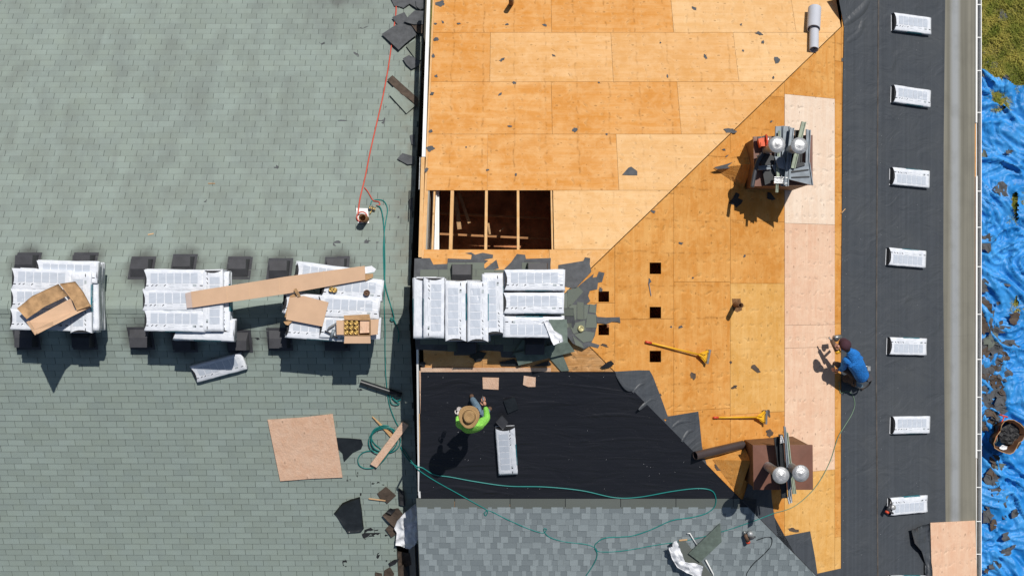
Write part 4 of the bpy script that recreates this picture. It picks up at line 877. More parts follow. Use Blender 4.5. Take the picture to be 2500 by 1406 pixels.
# ------------------------------------------------------------------ bundles of shingles
L_, W_, T_ = 1.04, 0.358, 0.10
def bundle_meshes(seed, open_end=True):
    rr = random.Random(seed); sv = Vector((seed * 5.3, seed * 2.1, 0)); mb = MB(); nx = 18; secs = []
    prof = []  # around the cross-section: top from -y to y, side, bottom, side
    for t in (-1, -0.86, -0.55, -0.2, 0.2, 0.55, 0.86, 1): prof.append((t, 1.0))
    prof += [(1, 0.5), (1, 0.0), (0.86, 0), (-0.86, 0), (-1, 0.0), (-1, 0.5)]
    def top(x, y):
        e = max(0, (abs(x) - L_ * 0.44) / (L_ * 0.06)); f = max(0, (abs(y) - W_ * 0.42) / (W_ * 0.08))
        return T_ - 0.010 * e * e - 0.009 * f * f + 0.007 * noise.noise(Vector((x * 7, y * 12, 0)) + sv) + 0.004 * abs(noise.noise(Vector((x * 3 + y * 9, y * 14 - x * 6, 2)) + sv))
    vs = []
    for i in range(nx + 1):
        u = -1 + 2 * i / nx
        for (a, z) in prof:
            y = a * W_ / 2; x = u * L_ / 2
            if i == 0 and open_end and z > 0.9: x += 0.055 * (1 - a * a)
            if i == nx and z > 0.9: x -= 0.020 * (1 - a * a) 
            wob = 0.006 * noise.noise(Vector((x * 6, a * 2, z)) + sv)
            zz = top(x, y) if z == 1.0 else z * T_ * 0.95 + 0.002
            vs.append(Vector((x, y + (wob if abs(a) == 1 else 0), zz)))
    n = len(prof); fs = [(i * n + j, (i + 1) * n + j, (i + 1) * n + (j + 1) % n, i * n + (j + 1) % n) for i in range(nx) for j in range(n)]
    fs.append(tuple(nx * n + j for j in range(n)))
    mb.add(vs, [tuple(reversed(f)) for f in fs[:-1]] + [fs[-1]])
    wr = mb.mesh('wrapper', M['wrap'], Vector((0, 0, 0)), True)[0]
    mb = MB(); mb.box(Vector((0.0, 0, T_ * 0.46)), Vector((L_ / 2 - 0.012, 0, 0)), Vector((0, W_ / 2 - 0.012, 0)), Vector((0, 0, T_ * 0.42))); inner = mb.mesh('shingle_stack', M['scrap_dk'], Vector((0, 0, 0)))[0]
    mb = MB()
    def q(x0, x1, y0, y1, mi, off=0.0035):
        k = max(1, int((x1 - x0) / 0.06)); kk = max(1, int((y1 - y0) / 0.05)); base = []
        for i in range(k + 1):
            for j in range(kk + 1):
                x = x0 + (x1 - x0) * i / k; y = y0 + (y1 - y0) * j / kk; base.append(Vector((x, y, top(x, y) + off)))
        mb.add(base, [(i * (kk + 1) + j, (i + 1) * (kk + 1) + j, (i + 1) * (kk + 1) + j + 1, i * (kk + 1) + j + 1) for i in range(k) for j in range(kk)], mi)
    x = -0.40
    for k in range(6): q(x, x + 0.118, -0.045, 0.125, 0); x += 0.135
    for (a, b) in ((-0.485, -0.435), (0.43, 0.48)): q(a, b, -0.092, -0.078, 1)
    def slant(cx, cy, l, w_, an):
        c, s = math.cos(an), math.sin(an); P = [(cx + c * a * l - s * b * w_, cy + s * a * l + c * b * w_) for a, b in ((-1, -1), (1, -1), (1, 1), (-1, 1))]
        mb.add([Vector((x, y, top(x, y) + 0.0035)) for x, y in P], [(0, 1, 2, 3)], 1)
    for cx_ in (-0.37, -0.30, -0.16): slant(cx_, -0.082, 0.020, 0.006, 0.6)
    q(-0.26, -0.255, -0.10, -0.062, 2); q(-0.235, -0.23, -0.10, -0.062, 2); q(-0.21, -0.205, -0.10, -0.062, 2)
    q(-0.1, 0.0, -0.064, -0.060, 2); q(-0.1, 0.0, -0.104, -0.100, 2); q(0.13, 0.23, -0.083, -0.079, 2); q(0.31, 0.37, -0.10, -0.066, 2); q(0.345, 0.37, -0.10, -0.078, 1)
    pr = mb.mesh('printed_label', [M['fine'], M['ink'], M['greyink']], Vector((0, 0, 0)))[0]
    mb = MB(); y = -W_ / 2 - 0.0065
    mb.add([Vector(p) for p in ((-0.16, y, 0.016), (0.30, y, 0.016), (0.30, y, 0.082), (-0.16, y, 0.082))], [(0, 1, 2, 3)], 0)
    mb.add([Vector(p) for p in ((-0.16, -W_ / 2 + 0.008, T_ + 0.001), (0.30, -W_ / 2 + 0.008, T_ + 0.001), (0.30, -W_ / 2 - 0.0065, T_ - 0.018), (-0.16, -W_ / 2 - 0.0065, T_ - 0.018))], [(3, 2, 1, 0)][::1], 0)
    mb.add([Vector(p) for p in ((-0.42, y, 0.03), (-0.18, y, 0.03), (-0.18, y, 0.075), (-0.42, y, 0.075))], [(0, 1, 2, 3)], 1)
    te = mb.mesh('teal_band', [M['teal'], M['greyink']], Vector((0, 0, 0)))[0]
    return wr, inner, pr, te
BM = [bundle_meshes(s) for s in (1, 2, 3, 4, 5)]
txt = bpy.data.curves.new('lettering', 'FONT'); txt.body = 'ridge Generald'; txt.size = 0.05; txt.extrude = 0.0005; txt.align_x = 'CENTER'
to = bpy.data.objects.new('lettering', txt); col.objects.link(to); bpy.context.view_layer.update()
LET = bpy.data.meshes.new_from_object(to); bpy.data.objects.remove(to); LET.materials.clear(); LET.materials.append(M['white'])
def bundle(pos, xdir, up, label, group=None, flip=False, var=None, full=True, sc=1.0, letters=False):
    x = xdir.normalized(); z = up.normalized(); y = z.cross(x).normalized(); x = y.cross(z)
    if flip: x, y = -x, -y
    rot = Matrix((x, y, z)).transposed().to_euler()
    root = bpy.data.objects.new('shingle_bundle', None); root.empty_display_size = 0.1; col.objects.link(root); root.location = pos; root.rotation_euler = rot; root.scale = (sc, sc, 1)
    tag(root, label, 'shingle bundle', group); wr, inn, pr, te = BM[var if var is not None else R.randrange(5)]
    lst = [('wrapper', wr), ('shingle_stack', inn), ('teal_band', te)] + ([('printed_label', pr)] if full else [])
    for nm, me in lst:
        o = bpy.data.objects.new(nm, me); col.objects.link(o); o.parent = root
    if letters:
        o = bpy.data.objects.new('lettering', LET); col.objects.link(o); o.parent = root; o.location = (0.05, -W_ / 2 - 0.010, 0.03); o.rotation_euler = (math.radians(90), 0, 0)
    return root
def bundle_px(cx, cy, ang, pl, h, label, group=None, **k):
    o, x, y, z = frame(cx, cy, pl, h, ang); return bundle(o, x, z, label, group, **k)
GE = 'shingle bundles spaced out down the east underlay'
east = [(2221, 61, 7.5, 0, 'topmost bundle on the east underlay, tilted down to the right'), (2220, 237, 8.5, 0, 'second bundle from the top on the east underlay with a small tear in its wrapper'),
        (2217, 435, 5.5, 1, 'bundle on the east underlay level with the foot of the upper chimney'), (2208, 630, 5, 1, 'bundle on the east underlay nearest the middle, set furthest left'),
        (2210, 845, 1.5, 1, 'bundle on the east underlay directly right of the worker in blue'), (2218, 1036, -1, 0, 'squarest bundle on the east underlay, above the one holding the nail gun'),
        (2212, 1231, -5, 1, 'bundle on the east underlay with a nail gun lying on its left end'), (2212, 1423.5, 0, 1, 'lowest bundle on the east underlay, cut by the bottom edge')]
for i, (x, y, a, fl_, lb) in enumerate(east):
    o, xx, yy, zz = frame(x, y, 'RE', 0.022, a)
    if fl_: bb = bundle(o, xx, zz, lb, GE, flip=False, sc=1.0); bb.scale = (1, -1, 1)
    else: bb = bundle(o, xx, zz, lb, GE)
bundle_px(1237, 1096, 86, 'RS', 0.022, 'single bundle lying lengthwise on the black underlay beside the worker in the straw hat', flip=False).scale = (1, -1, 1)
bundle_px(536, 893, -15, 'LS', 0.012, 'single bundle lying askew on the green roof below the second stack', flip=False)
ORD = ['top', 'second', 'third', 'fourth', 'fifth', 'sixth', 'seventh', 'eighth']
def where(cx, cy, tops):
    xs = sorted(set(t[0] for t in tops)); mx = sum(t[0] for t in tops) / len(tops); my = sum(t[1] for t in tops) / len(tops)
    order = sorted(tops, key=lambda t: (round(t[0] / 40), t[1])); i = [k for k, t in enumerate(order) if t[0] == cx and t[1] == cy][0]
    return 'under the %s' % SHORT[order[i][5]]
SHORT = {}
# stacks: list of top-layer bundles (cx, cy, ang, dz, flip)
def stack(zr, layers, tops, sname, sc=1.0):
    T = T_ + 0.004
    for li in range(layers - 1):
        for i, (cx, cy, ang, dz, fl_, lb) in enumerate(tops):
            zt_ = zr + li * T; p = hit(cx, cy, zr + (layers - 1) * T); p = Vector((p.x + R.uniform(-.02, .02) - (0.024 * (layers - 1 - li) if sc > 1.01 else 0), p.y + R.uniform(-.02, .02), zt_))
            a = math.radians(-ang + R.uniform(-1.5, 1.5)); bundle(p, Vector((math.cos(a), math.sin(a), 0)), Vector((0, 0, 1)), '%s-layer bundle of the %s, %s' % (ORD[layers - 1 - li], sname, where(cx, cy, tops)), 'lower bundles of the ' + sname, flip=bool(fl_), full=False, sc=sc)
    for i, (cx, cy, ang, dz, fl_, lb) in enumerate(tops):
        zt_ = zr + (layers - 1) * T + dz; p = hit(cx, cy, zt_); a = math.radians(-ang)
        bundle(p, Vector((math.cos(a), math.sin(a), 0)), Vector((0, 0, 1)), lb, 'top bundles of the ' + sname, flip=bool(fl_), letters=True, sc=sc)
Z0 = 6.03
ST = [
 (Z0, 8, 1.06, 'leftmost stack', [(108, 683, 2, 0.0, 0, 'northwest bundle on top of the leftmost stack', 'northwest one'), (106, 730, 0, 0.0, 0, 'second bundle from the north at the left of the leftmost stack', 'middle west one'), (104, 780, 1.5, 0.0, 0, 'southwest bundle on top of the leftmost stack, half under the torn carton', 'southwest one'),
    (168, 664, 2, -0.05, 0, 'bundle peeping out behind the north edge of the leftmost stack', 'rear north one'), (202, 738, 90, 0.0, 1, 'long crosswise bundle at the east of the leftmost stack', 'crosswise east one'), (216, 733, 88, -0.10, 0, 'outermost right bundle of the leftmost stack with open sleeve ends', 'outermost east one')]),
 (Z0, 8, 1.06, 'second stack', [(430, 685, 0, 0.0, 0, 'north bundle on top of the second stack', 'north one'), (426, 733, 0, 0.0, 0, 'middle bundle on top of the second stack, its end under the long cardboard', 'middle one'), (430, 783, 1, 0.0, 0, 'torn south bundle on top of the second stack', 'south one'),
    (522, 734, 90, 0.0, 0, 'long crosswise bundle at the east of the second stack', 'crosswise east one'), (538, 737, 89, -0.09, 1, 'outermost right bundle of the second stack', 'outermost east one'), (500, 806, 2, -0.14, 0, 'bundle sticking out from under the south edge of the second stack', 'overhanging south one')]),
 (Z0, 8, 1.06, 'third stack', [(798, 674, 8, -0.05, 0, 'bundle under the long cardboard at the north of the third stack', 'north one'), (862, 705, 4, 0.0, 0, 'bundle with loose coils of nails on it at the northeast of the third stack', 'northeast one'), (854, 750, 3, 0.02, 0, 'middle bundle on top of the third stack, north of the box of coils', 'middle one'),
    (856, 800, 2, 0.0, 0, 'southeast bundle of the third stack under the box of coils', 'southeast one'), (776, 803, 4, -0.04, 0, 'southwest bundle of the third stack partly under the flattened carton', 'southwest one'), (770, 745, 5, -0.06, 0, 'west bundle of the third stack beneath the flattened carton', 'west one')]),
 (7.23, 5, 1.0, 'ridge stack', [(1035, 752, 89, -0.12, 0, 'leftmost upright bundle of the ridge stack, sunk and in shade', 'leftmost one'), (1060, 751, 90.5, 0.0, 0, 'second upright bundle from the left of the ridge stack', 'second one from the left'), (1113, 759, 90, 0.0, 1, 'third upright bundle from the left of the ridge stack', 'third one from the left'), (1167, 760, 90, 0.02, 1, 'fourth upright bundle from the left of the ridge stack', 'fourth one from the left'),
    (1205, 742, 88, -0.02, 1, 'upright bundle next to the three crosswise ones of the ridge stack', 'fifth one from the left'), (1305, 684, 0, 0.05, 0, 'north crosswise bundle of the ridge stack showing its teal name band', 'north crosswise one'), (1303, 740, 0, 0.03, 0, 'middle crosswise bundle of the ridge stack', 'middle crosswise one'), (1302, 798, 0.5, 0.0, 1, 'south crosswise bundle of the ridge stack with its wrapper torn open', 'south crosswise one')])]
for zr, ly, sc_, nm, tops in ST:
    for t_ in tops: SHORT[t_[5]] = t_[6]
    stack(zr, ly, [t_[:6] for t_ in tops], nm, sc_)
ZR = 7.23
ztop = ZR + 5 * (T_ + 0.004)
# torn bundle: exposed shingles and hanging wrapper
offcut([(1340, 780), (1384, 780), (1386, 836), (1350, 842)], ztop + 0.02, M['greenstrip'], 'exposed grey green shingles at the torn end of the south bundle on the ridge stack', 'shingle', 'exposed_shingle', ridge=False)
crumple('torn_wrapper', [(1328, 786), (1336, 781), (1344, 790), (1352, 806), (1372, 818), (1375, 834), (1362, 838), (1352, 843), (1346, 832), (1338, 810)], ztop + 0.02, 0.03, M['plastic_w'], None, 0.0, 9.0, 40, 6, 2)
tag(bpy.data.objects[-1] if False else [o for o in col.objects if o.name == 'torn_wrapper'][0], 'white wrapper flap hanging from the torn bundle on the ridge stack', 'wrapper')
# loose laminated strips south of the ridge stack
for pts, h, lb in (([(1256, 862), (1386, 833), (1404, 858), (1266, 892)], 0.10, 'long grey green shingle strip lying askew on the plywood under the ridge stack'), ([(1336, 868), (1372, 862), (1390, 905), (1370, 906)], 0.02, 'narrow torn shingle strip reaching down to the underlay edge'), ([(1276, 830), (1330, 828), (1345, 868), (1250, 868)], 0.05, 'short shingle piece tucked against the south side of the ridge stack')):
    o = slab('shingle_strip', pts, 'RS', 0.012, M['greenstrip'], None, h); tag(o, lb, 'shingle strip')

# ------------------------------------------------------------------ cardboard
zs = Z0 + 8 * (T_ + 0.004)
def board(name, pts, z, th, mat, parent=None): return slab(name, pts, z, th, mat, parent, 0.0)
t = thing('cardboard_strip', 'long flat cardboard box bridging the second and third stacks', 'cardboard', hit(690, 700, zs))
board('panel', [(466, 712), (700, 675), (890, 649), (892, 683), (700, 717), (470, 751)], zs + 0.03, 0.035, M['card'], t)
board('end_flap', [(452, 716), (466, 712), (470, 751), (456, 752)], zs + 0.03, 0.02, simple('pale_cardboard', (0.50, 0.40, 0.36), 0.85, 0.1, 5), t)
board('inner_liner', [(889, 652), (907, 649), (918, 657), (914, 664), (891, 668)], zs + 0.02, 0.015, M['plastic_w'], t)
board('end_flap', [(891, 669), (911, 668), (911, 677), (892, 686)], zs + 0.03, 0.006, M['card_d'], t)
for x_ in (553, 608, 681, 790): 
    yy = 700 - (x_ - 553) * 0.155; A = hit(x_, yy - 0, zs + 0.066); board('fold_crease', [(x_ - 0.6, yy - 2), (x_ + 0.6, yy - 2), (x_ + 2.6, yy + 32), (x_ + 1.4, yy + 32)], zs + 0.0645, 0.002, simple('crease', (0.62, 0.42, 0.26), 0.85, 0.05, 3), t)
# torn carton on stack 1
t = thing('torn_carton', 'crushed open carton lying diagonally on the leftmost stack', 'carton', hit(130, 745, zs))
def poly3(name, pts, th, mat, parent):
    top = [hit(x, y, zs + z) for x, y, z in pts]; mb = MB(); mb.prism(top, [p - Vector((0, 0, th)) for p in top]); return build(mb, name, mat, parent)
M['cardin'] = simple('dark_carton_inside', (0.22, 0.13, 0.06), 0.9, 0.3, 6)
crumple('top_flap', [(42, 753), (80, 722), (143, 693), (166, 722), (110, 748), (66, 779)], zs, 0.02, M['card_d'], t, 0.26, 5, 36, 5, 4)
crumple('side_flap', [(145, 693), (184, 687), (205, 715), (222, 746), (188, 758), (178, 735)], zs, 0.015, M['card_d'], t, 0.20, 5, 36, 5, 5)
poly3('inner_panel', [(66, 787, .30), (120, 757, .22), (160, 735, .18), (172, 729, .18), (184, 760, .16), (130, 786, .26), (86, 810, .55)], 0.012, M['card'], t)
poly3('side_wall', [(80, 806, .70), (130, 784, .34), (186, 757, .16), (222, 744, .12), (222, 749, .12), (130, 795, .34), (86, 818, .74)], 0.02, M['card'], t)
poly3('side_wall', [(64, 786, .34), (70, 783, .34), (90, 814, .74), (85, 818, .74)], 0.02, M['card'], t)
poly3('outer_wall', [(86, 818, .73), (130, 795, .33), (222, 749, .11), (222, 750, .0), (130, 790, .0), (90, 808, .05)], 0.01, M['cardin'], t)
# flattened carton on stack 3
t = thing('flattened_carton', 'flattened brown carton on the west half of the third stack', 'carton', hit(748, 755, zs))
board('panel', [(706, 727), (740, 722), (802, 738), (787, 797), (698, 780)], zs + 0.03, 0.02, M['card'], t)
board('panel', [(708, 722), (722, 716), (716, 780), (695, 774)], zs + 0.01, 0.012, M['card_d'], t)
board('flap', [(692, 785), (715, 782), (704, 794), (697, 792)], zs + 0.01, 0.01, M['card_d'], t)
mb = MB(); A, B = hit(720, 705, zs + 0.13), hit(731, 724, zs + 0.07); mb.box((A + B) / 2, (B - A) / 2, Vector((0.025, 0.01, 0)), Vector((0, 0, 0.004))); build(mb, 'raised_tab', M['card_d'], t)
# open box with coils
t = thing('box_of_coils', 'open carton of brass coil nails at the southeast of the third stack', 'carton', hit(872, 800, zs))
zb = zs + 0.02; hb = 0.16
def wallq(a, b, z0, z1, th, nm, mat, parent):
    A0, B0 = hit(*a, z1), hit(*b, z1); mb = MB(); d = (B0 - A0); s_ = Vector((-d.y, d.x, 0)).normalized() * th / 2; c = (A0 + B0) / 2; c.z = (z0 + z1) / 2; mb.box(c, Vector((d.x / 2, d.y / 2, 0)), s_, Vector((0, 0, (z1 - z0) / 2))); return build(mb, nm, mat, parent)
cs = [(840, 781), (903, 781), (903, 819), (840, 819)]
for i in range(4): wallq(cs[i], cs[(i + 1) % 4], zb, zb + hb, 0.008, 'side_wall', M['card_d'], t)
board('bottom', cs, zb, 0.006, M['card_d'], t)
board('flap', [(839, 770), (902, 767), (904, 780), (840, 780)], zb + hb - 0.02, 0.005, M['card_d'], t)
board('flap', [(841, 820), (904, 820), (905, 838), (840, 838)], zb + hb - 0.02, 0.005, M['card'], t)
board('flap', [(821, 782), (839, 782), (839, 817), (822, 817)], zb + hb - 0.02, 0.005, M['card'], t)
board('flap', [(905, 780), (925, 779), (922, 816), (905, 818)], zb + hb - 0.02, 0.005, M['card'], t)
board('divider', [(879, 782), (902, 782), (902, 812), (879, 813)], zb + 0.11, 0.01, M['ply_new'], t)
def coil(p, r=0.038, h=0.06):
    mb = MB(); mb.lathe(p, (0, 0, 1), [(r, 0), (r * 1.05, h * .5), (r, h), (r * 0.72, h), (r * 0.70, h * .8), (r * 0.35, h * .75), (r * .3, h * 1.0), (0.001, h)], 18); return mb
for iy, yy in enumerate((788, 799, 811)):
    for ix, xx in enumerate((847, 859, 871)): build(coil(hit(xx, yy, zb + 0.09)), 'nail_coil', M['brass'], t, True)
for xx, yy, lb in ((810, 707, 'left one of two loose brass nail coils touching on the third stack'), (818, 708, 'right one of two loose brass nail coils touching on the third stack'), (896, 715, 'rusty nail coil alone near the east edge of the third stack')):
    tag(build(coil(hit(xx, yy, zs + 0.01), 0.045 if xx < 890 else 0.055), 'nail_coil', M['brass'] if xx < 890 else M['boot'], smooth=True), lb, 'nail coil')
# metal clip tangle left of the box
tt = thing('nail_gun', 'grey nail gun on the south edge of the third stack beside the coil box', 'nail gun', hit(808, 810, zs))
mb = MB(); A, B = hit(800, 802, zs + .05), hit(820, 790, zs + .05); mb.box((A + B) / 2, (B - A) / 2, Vector((.02, .03, 0)), Vector((0, 0, .03))); build(mb, 'magazine', M['steel'], tt)
mb = MB(); mb.tube([hit(808, 825, zs + .05), hit(815, 805, zs + .07)], 0.03, 10); build(mb, 'body', M['greym'], tt, True)
mb = MB(); mb.tube([hit(793, 808, zs + .04), hit(806, 814, zs + .04), hit(824, 826, zs + .04)], 0.016, 8); build(mb, 'handle', M['vent'], tt, True)

# ------------------------------------------------------------------ loose boards on the green roof
o = slab('plywood_offcut', [(653, 1024), (733, 1019), (812, 1010), (836, 1165), (760, 1168), (684, 1174)], 'LS', 0.018, M['ply_loose'], None, 0.03); tag(o, 'square pink plywood offcut lying on the lower green roof', 'plywood')
def stick(a, b, w_, th, pl, h, mat, label, name='wood_board', cat='board', w2=None):
    A, B = hit(*a, pl, h), hit(*b, pl, h); d = (B - A).normalized(); n_ = nrm(pl) if not isinstance(pl, float) else Vector((0, 0, 1)); s_ = n_.cross(d).normalized(); w2 = w_ if w2 is None else w2
    mb = MB(); vs = [A + s_ * w_ / 2, A - s_ * w_ / 2, B - s_ * w2 / 2, B + s_ * w2 / 2]; vs += [p - n_ * th for p in vs]
    mb.add(vs, [(0, 1, 2, 3), (7, 6, 5, 4), (0, 4, 5, 1), (1, 5, 6, 2), (2, 6, 7, 3), (3, 7, 4, 0)]); return tag(build(mb, name, mat), label, cat)
stick((912, 1137), (990, 1034), 0.145, 0.03, 'LS', 0.10, M['ply_loose'], 'pink board lying diagonally over the coiled green hose')
stick((909, 1017), (958, 1066), 0.012, 0.02, 'LS', 0.05, M['lumber'], 'pointed splinter of wood above the coiled green hose', 'wood_splinter', 'splinter', 0.07)
stick((900, 1217), (941, 1222), 0.022, 0.015, 'LS', 0.05, M['wood_chip'], 'thin bright stick touching the brown shingle square', 'wood_stick', 'stick')
stick((2394, 1215), (2412, 1188), 0.10, 0.02, 'G', 0.10, M['ply_new'], 'pink board poking out from under the gutter onto the tarp')
stick((2396, 1125), (2410, 1100), 0.03, 0.02, 'G', 0.10, M['greenm'], 'thin pale stick on the tarp below the tub', 'wood_stick', 'stick')
stick((1584, 690), (1590, 722), 0.012, 0.02, 'RE', 0.03, M['greym'], 'thin grey splinter between the two upper vent holes', 'splinter', 'splinter')
stick((1658, 1319), (1678, 1317), 0.03, 0.01, 'RS', 0.05, M['wood_chip'], 'small wood shim beside the green hose on the new shingles', 'wood_shim', 'shim')
stick((2055, 520), (2064, 510), 0.012, 0.01, 'RE', 0.04, M['wood_chip'], 'tiny white splinter on the edge of the east underlay', 'splinter', 'splinter')
stick((361, 573), (375, 570), 0.02, 0.008, 'LN', 0.02, M['wood_chip'], 'small orange wood chip on the green roof north of the second stack', 'wood_chip', 'wood chip')
stick((508, 448), (525, 448), 0.018, 0.008, 'LN', 0.02, M['card_d'], 'small brown twig on the upper green roof', 'twig', 'twig')
slab_o = slab('plywood_square', [(1178, 921), (1218, 922), (1217, 951), (1179, 949)], 'RS', 0.014, M['ply_loose'], None, 0.022); tag(slab_o, 'small pink plywood square on the underlay above the straw hat worker', 'plywood')
slab_o = slab('plywood_square', [(1279, 917), (1308, 921), (1307, 944), (1290, 944), (1277, 939)], 'RS', 0.014, M['ply_loose'], None, 0.022); tag(slab_o, 'smaller rounded pink plywood piece further right near the underlay edge', 'plywood')
slab_o = slab('shingle_square', [(1229, 978), (1256, 969), (1266, 998), (1240, 1009)], 'RS', 0.03, M['blackm'], None, 0.03); tag(slab_o, 'black shingle square lying alone right of the worker in the straw hat', 'shingle')
crumple('shingle_square', [(1210, 1030), (1226, 1012), (1242, 1030), (1228, 1050)], 'RS', 0.01, M['vent'], None, 0.13, 4, 24, 4, 1); tag([o for o in col.objects if o.name.startswith('shingle_square')][-1], 'curved black shingle pulled halfway out of the bundle beside the worker', 'shingle')
# green strip, clear strip and wrapper on the new shingles
slab_o = slab('shingle_strip', [(1681, 1351), (1758, 1276), (1762, 1322), (1709, 1372)], 'RS', 0.012, M['greenstrip'], None, 0.07); tag(slab_o, 'dark green shingle strip lying on the new grey shingles', 'shingle strip')
slab_o = slab('shingle_strip', [(1656, 1322), (1672, 1318), (1740, 1406), (1715, 1430), (1650, 1350)], 'RS', 0.010, M['starter'], None, 0.03); tag(slab_o, 'grey shingle strip half under the crumpled white wrapper', 'shingle strip')
crumple('crumpled_wrapper', [(1631, 1334), (1641, 1333), (1642, 1320), (1651, 1316), (1655, 1325), (1661, 1340), (1656, 1348), (1658, 1360), (1673, 1372), (1700, 1374), (1716, 1380), (1712, 1400), (1705, 1420), (1690, 1402), (1668, 1392), (1652, 1382), (1640, 1362)], 'RS', 0.10, M['plastic_w'], None, 0.16, 5, 70, 9, 7)
tag([o for o in col.objects if o.name == 'crumpled_wrapper'][0], 'crumpled white bundle wrapper on the new grey shingles', 'wrapper')
mb = MB(); q = [(1678, 1302), (1684, 1301), (1691, 1313), (1702, 1330)]; mb.tube([hit(x, y, 'RS', 0.05) for x, y in q], 0.012, 6); tag(build(mb, 'plastic_strip', M['white'], smooth=True), 'bent white plastic strip above the dark green shingle strip', 'strip')
mb = MB(); q = [(1723, 1366), (1741, 1400), (1742, 1410)]; mb.tube([hit(x, y, 'RS', 0.05) for x, y in q], 0.014, 6); tag(build(mb, 'plastic_strip', M['white'], smooth=True), 'straight white plastic strip right of the crumpled wrapper', 'strip')
# sticker tape roll
tr = hit(1417, 802, 'RE', 0.03); mb = MB(); mb.lathe(tr, nrm('RE'), [(0.058, 0), (0.062, 0.02), (0.055, 0.04), (0.03, 0.042), (0.028, 0.03), (0.01, 0.03), (0.001, 0.032)], 24); tag(build(mb, 'tape_roll', simple('gold_tape', (0.55, 0.50, 0.26), 0.35, 0.3, 30, metal=0.3), smooth=True), 'round gold and white tape roll on the old shingle remnants', 'tape roll')

# ------------------------------------------------------------------ shingle shovels
def shovel(a, b, head, ang, label):
    A, B = hit(*a, 'RE', 0.05), hit(*b, 'RE', 0.10); t = thing('shingle_shovel', label, 'roofing shovel', hit(*a, 'RE'))
    mb = MB(); mb.tube([A.lerp(B, 0.10), B], 0.016, 10); build(mb, 'shaft', M['yellow'], t, True)
    mb = MB(); mb.tube([A, A.lerp(B, 0.11)], 0.021, 10); build(mb, 'grip', M['redp'], t, True)
    d = (B - A).normalized(); n_ = nrm('RE'); s_ = n_.cross(d).normalized(); E_ = B + d * 0.20
    mb = MB(); vs = [B + s_ * .02 + n_ * .02, B - s_ * .02 + n_ * .02, E_ - s_ * .13 - n_ * .01, E_ + s_ * .13 + n_ * .0]; vs += [p - n_ * 0.012 for p in vs]
    mb.add(vs, [(0, 1, 2, 3), (7, 6, 5, 4), (0, 4, 5, 1), (1, 5, 6, 2), (2, 6, 7, 3), (3, 7, 4, 0)]); build(mb, 'blade', M['yellow'], t)
    mb = MB(); mb.box(E_ + d * 0.012 - n_ * .01, d * 0.02, s_ * 0.135, n_ * 0.05); build(mb, 'toothed_edge', M['steel'], t)
    mb = MB(); mb.tube([B - s_ * .02 + n_ * .02, B.lerp(E_, .5) - s_ * .03 + n_ * .07, E_ - s_ * .1 + n_ * .03], 0.008, 6); mb.tube([B + s_ * .02 + n_ * .02, B.lerp(E_, .5) + s_ * .03 + n_ * .07, E_ + s_ * .1 + n_ * .03], 0.008, 6); build(mb, 'brace', M['yellow'], t, True)
shovel((1576, 834), (1705, 865), None, 0, 'yellow shingle shovel with red grip lying above the lowest vent hole')
shovel((1742, 1019), (1846, 1018), None, 0, 'yellow shingle shovel with red grip lying just north of the lower chimney')

# ------------------------------------------------------------------ hoses
def hose(pts, r, mat, label, lift=0.012, k=7, name='air_hose', plane=None):
    q = smooth_path(pts, k); P = []
    for i, pt in enumerate(q):
        x, y = pt[:2]; e = pt[2] if len(pt) > 2 else 0.0
        pl = plane or which(x, y); P.append(hit(x, y, pl, r + lift + e))
    mb = MB(); mb.tube(P, r, 8); return tag(build(mb, name, mat, smooth=True), label, 'hose')
hose([(966, -12), (967, 25), (963, 60), (958, 95), (948, 165), (935, 235), (920, 300), (904, 370), (892, 430), (880, 480), (875, 512), (874, 525)], 0.014, M['red_hose'], 'red air hose running down from the top edge to the vent pipe', 0.02)
hose([(890, 458), (898, 468), (905, 480), (912, 490), (925, 493), (927, 500), (918, 502)], 0.010, M['red_hose'], 'short dark red hose branching off to the brass manifold', 0.02)
mb = MB(); cen = hit(884, 530, 'LN', 0.05); P = [cen + Vector((0.10 * math.cos(a), 0.10 * math.sin(a), 0.02 * a / 6)) for a in [i * 0.4 for i in range(28)]]; mb.tube(P, 0.012, 8); tag(build(mb, 'hose_loop', M['red_hose'], smooth=True), 'red hose wound twice around the vent pipe on the green roof', 'hose')
t = thing('brass_manifold', 'brass air manifold with four couplings beside the vent pipe', 'manifold', hit(907, 508, 'LN'))
mb = MB(); A, B = hit(899, 510, 'LN', 0.06), hit(915, 514, 'LN', 0.06); mb.box((A + B) / 2, (B - A) / 2, Vector((0, .015, 0)), Vector((0, 0, .015))); build(mb, 'block', M['vent'], t)
for i in range(4):
    mb = MB(); mb.tube([hit(902 + i * 4.3, 511 + i, 'LN', 0.06), hit(903 + i * 4.3, 503 + i, 'LN', 0.06)], 0.012, 8); build(mb, 'coupling', M['brass'], t, True)
mb = MB(); mb.tube([hit(908, 513, 'LN', 0.06), hit(903, 522, 'LN', 0.06)], 0.012, 8); build(mb, 'inlet', M['brass'], t, True)
hose([(905, 500), (908, 491), (920, 488), (935, 490), (943, 500), (946, 515), (942, 540), (938, 570), (936, 610), (937, 650), (938, 700), (938, 750), (940, 800), (940, 850), (941, 900), (944, 940), (950, 985), (962, 1020), (975, 1045)], 0.010, M['teal_hose'], 'outer teal hose looping over the manifold and running south past the third stack', 0.015)
hose([(920, 502), (928, 506), (933, 520), (937, 550), (939, 600), (940, 650), (940, 690), (948, 725), (957, 755), (962, 775), (958, 783), (953, 778), (960, 778), (968, 795), (974, 815), (972, 835)], 0.010, M['teal_hose'], 'inner teal hose kinking in a small loop right of the third stack', 0.04)
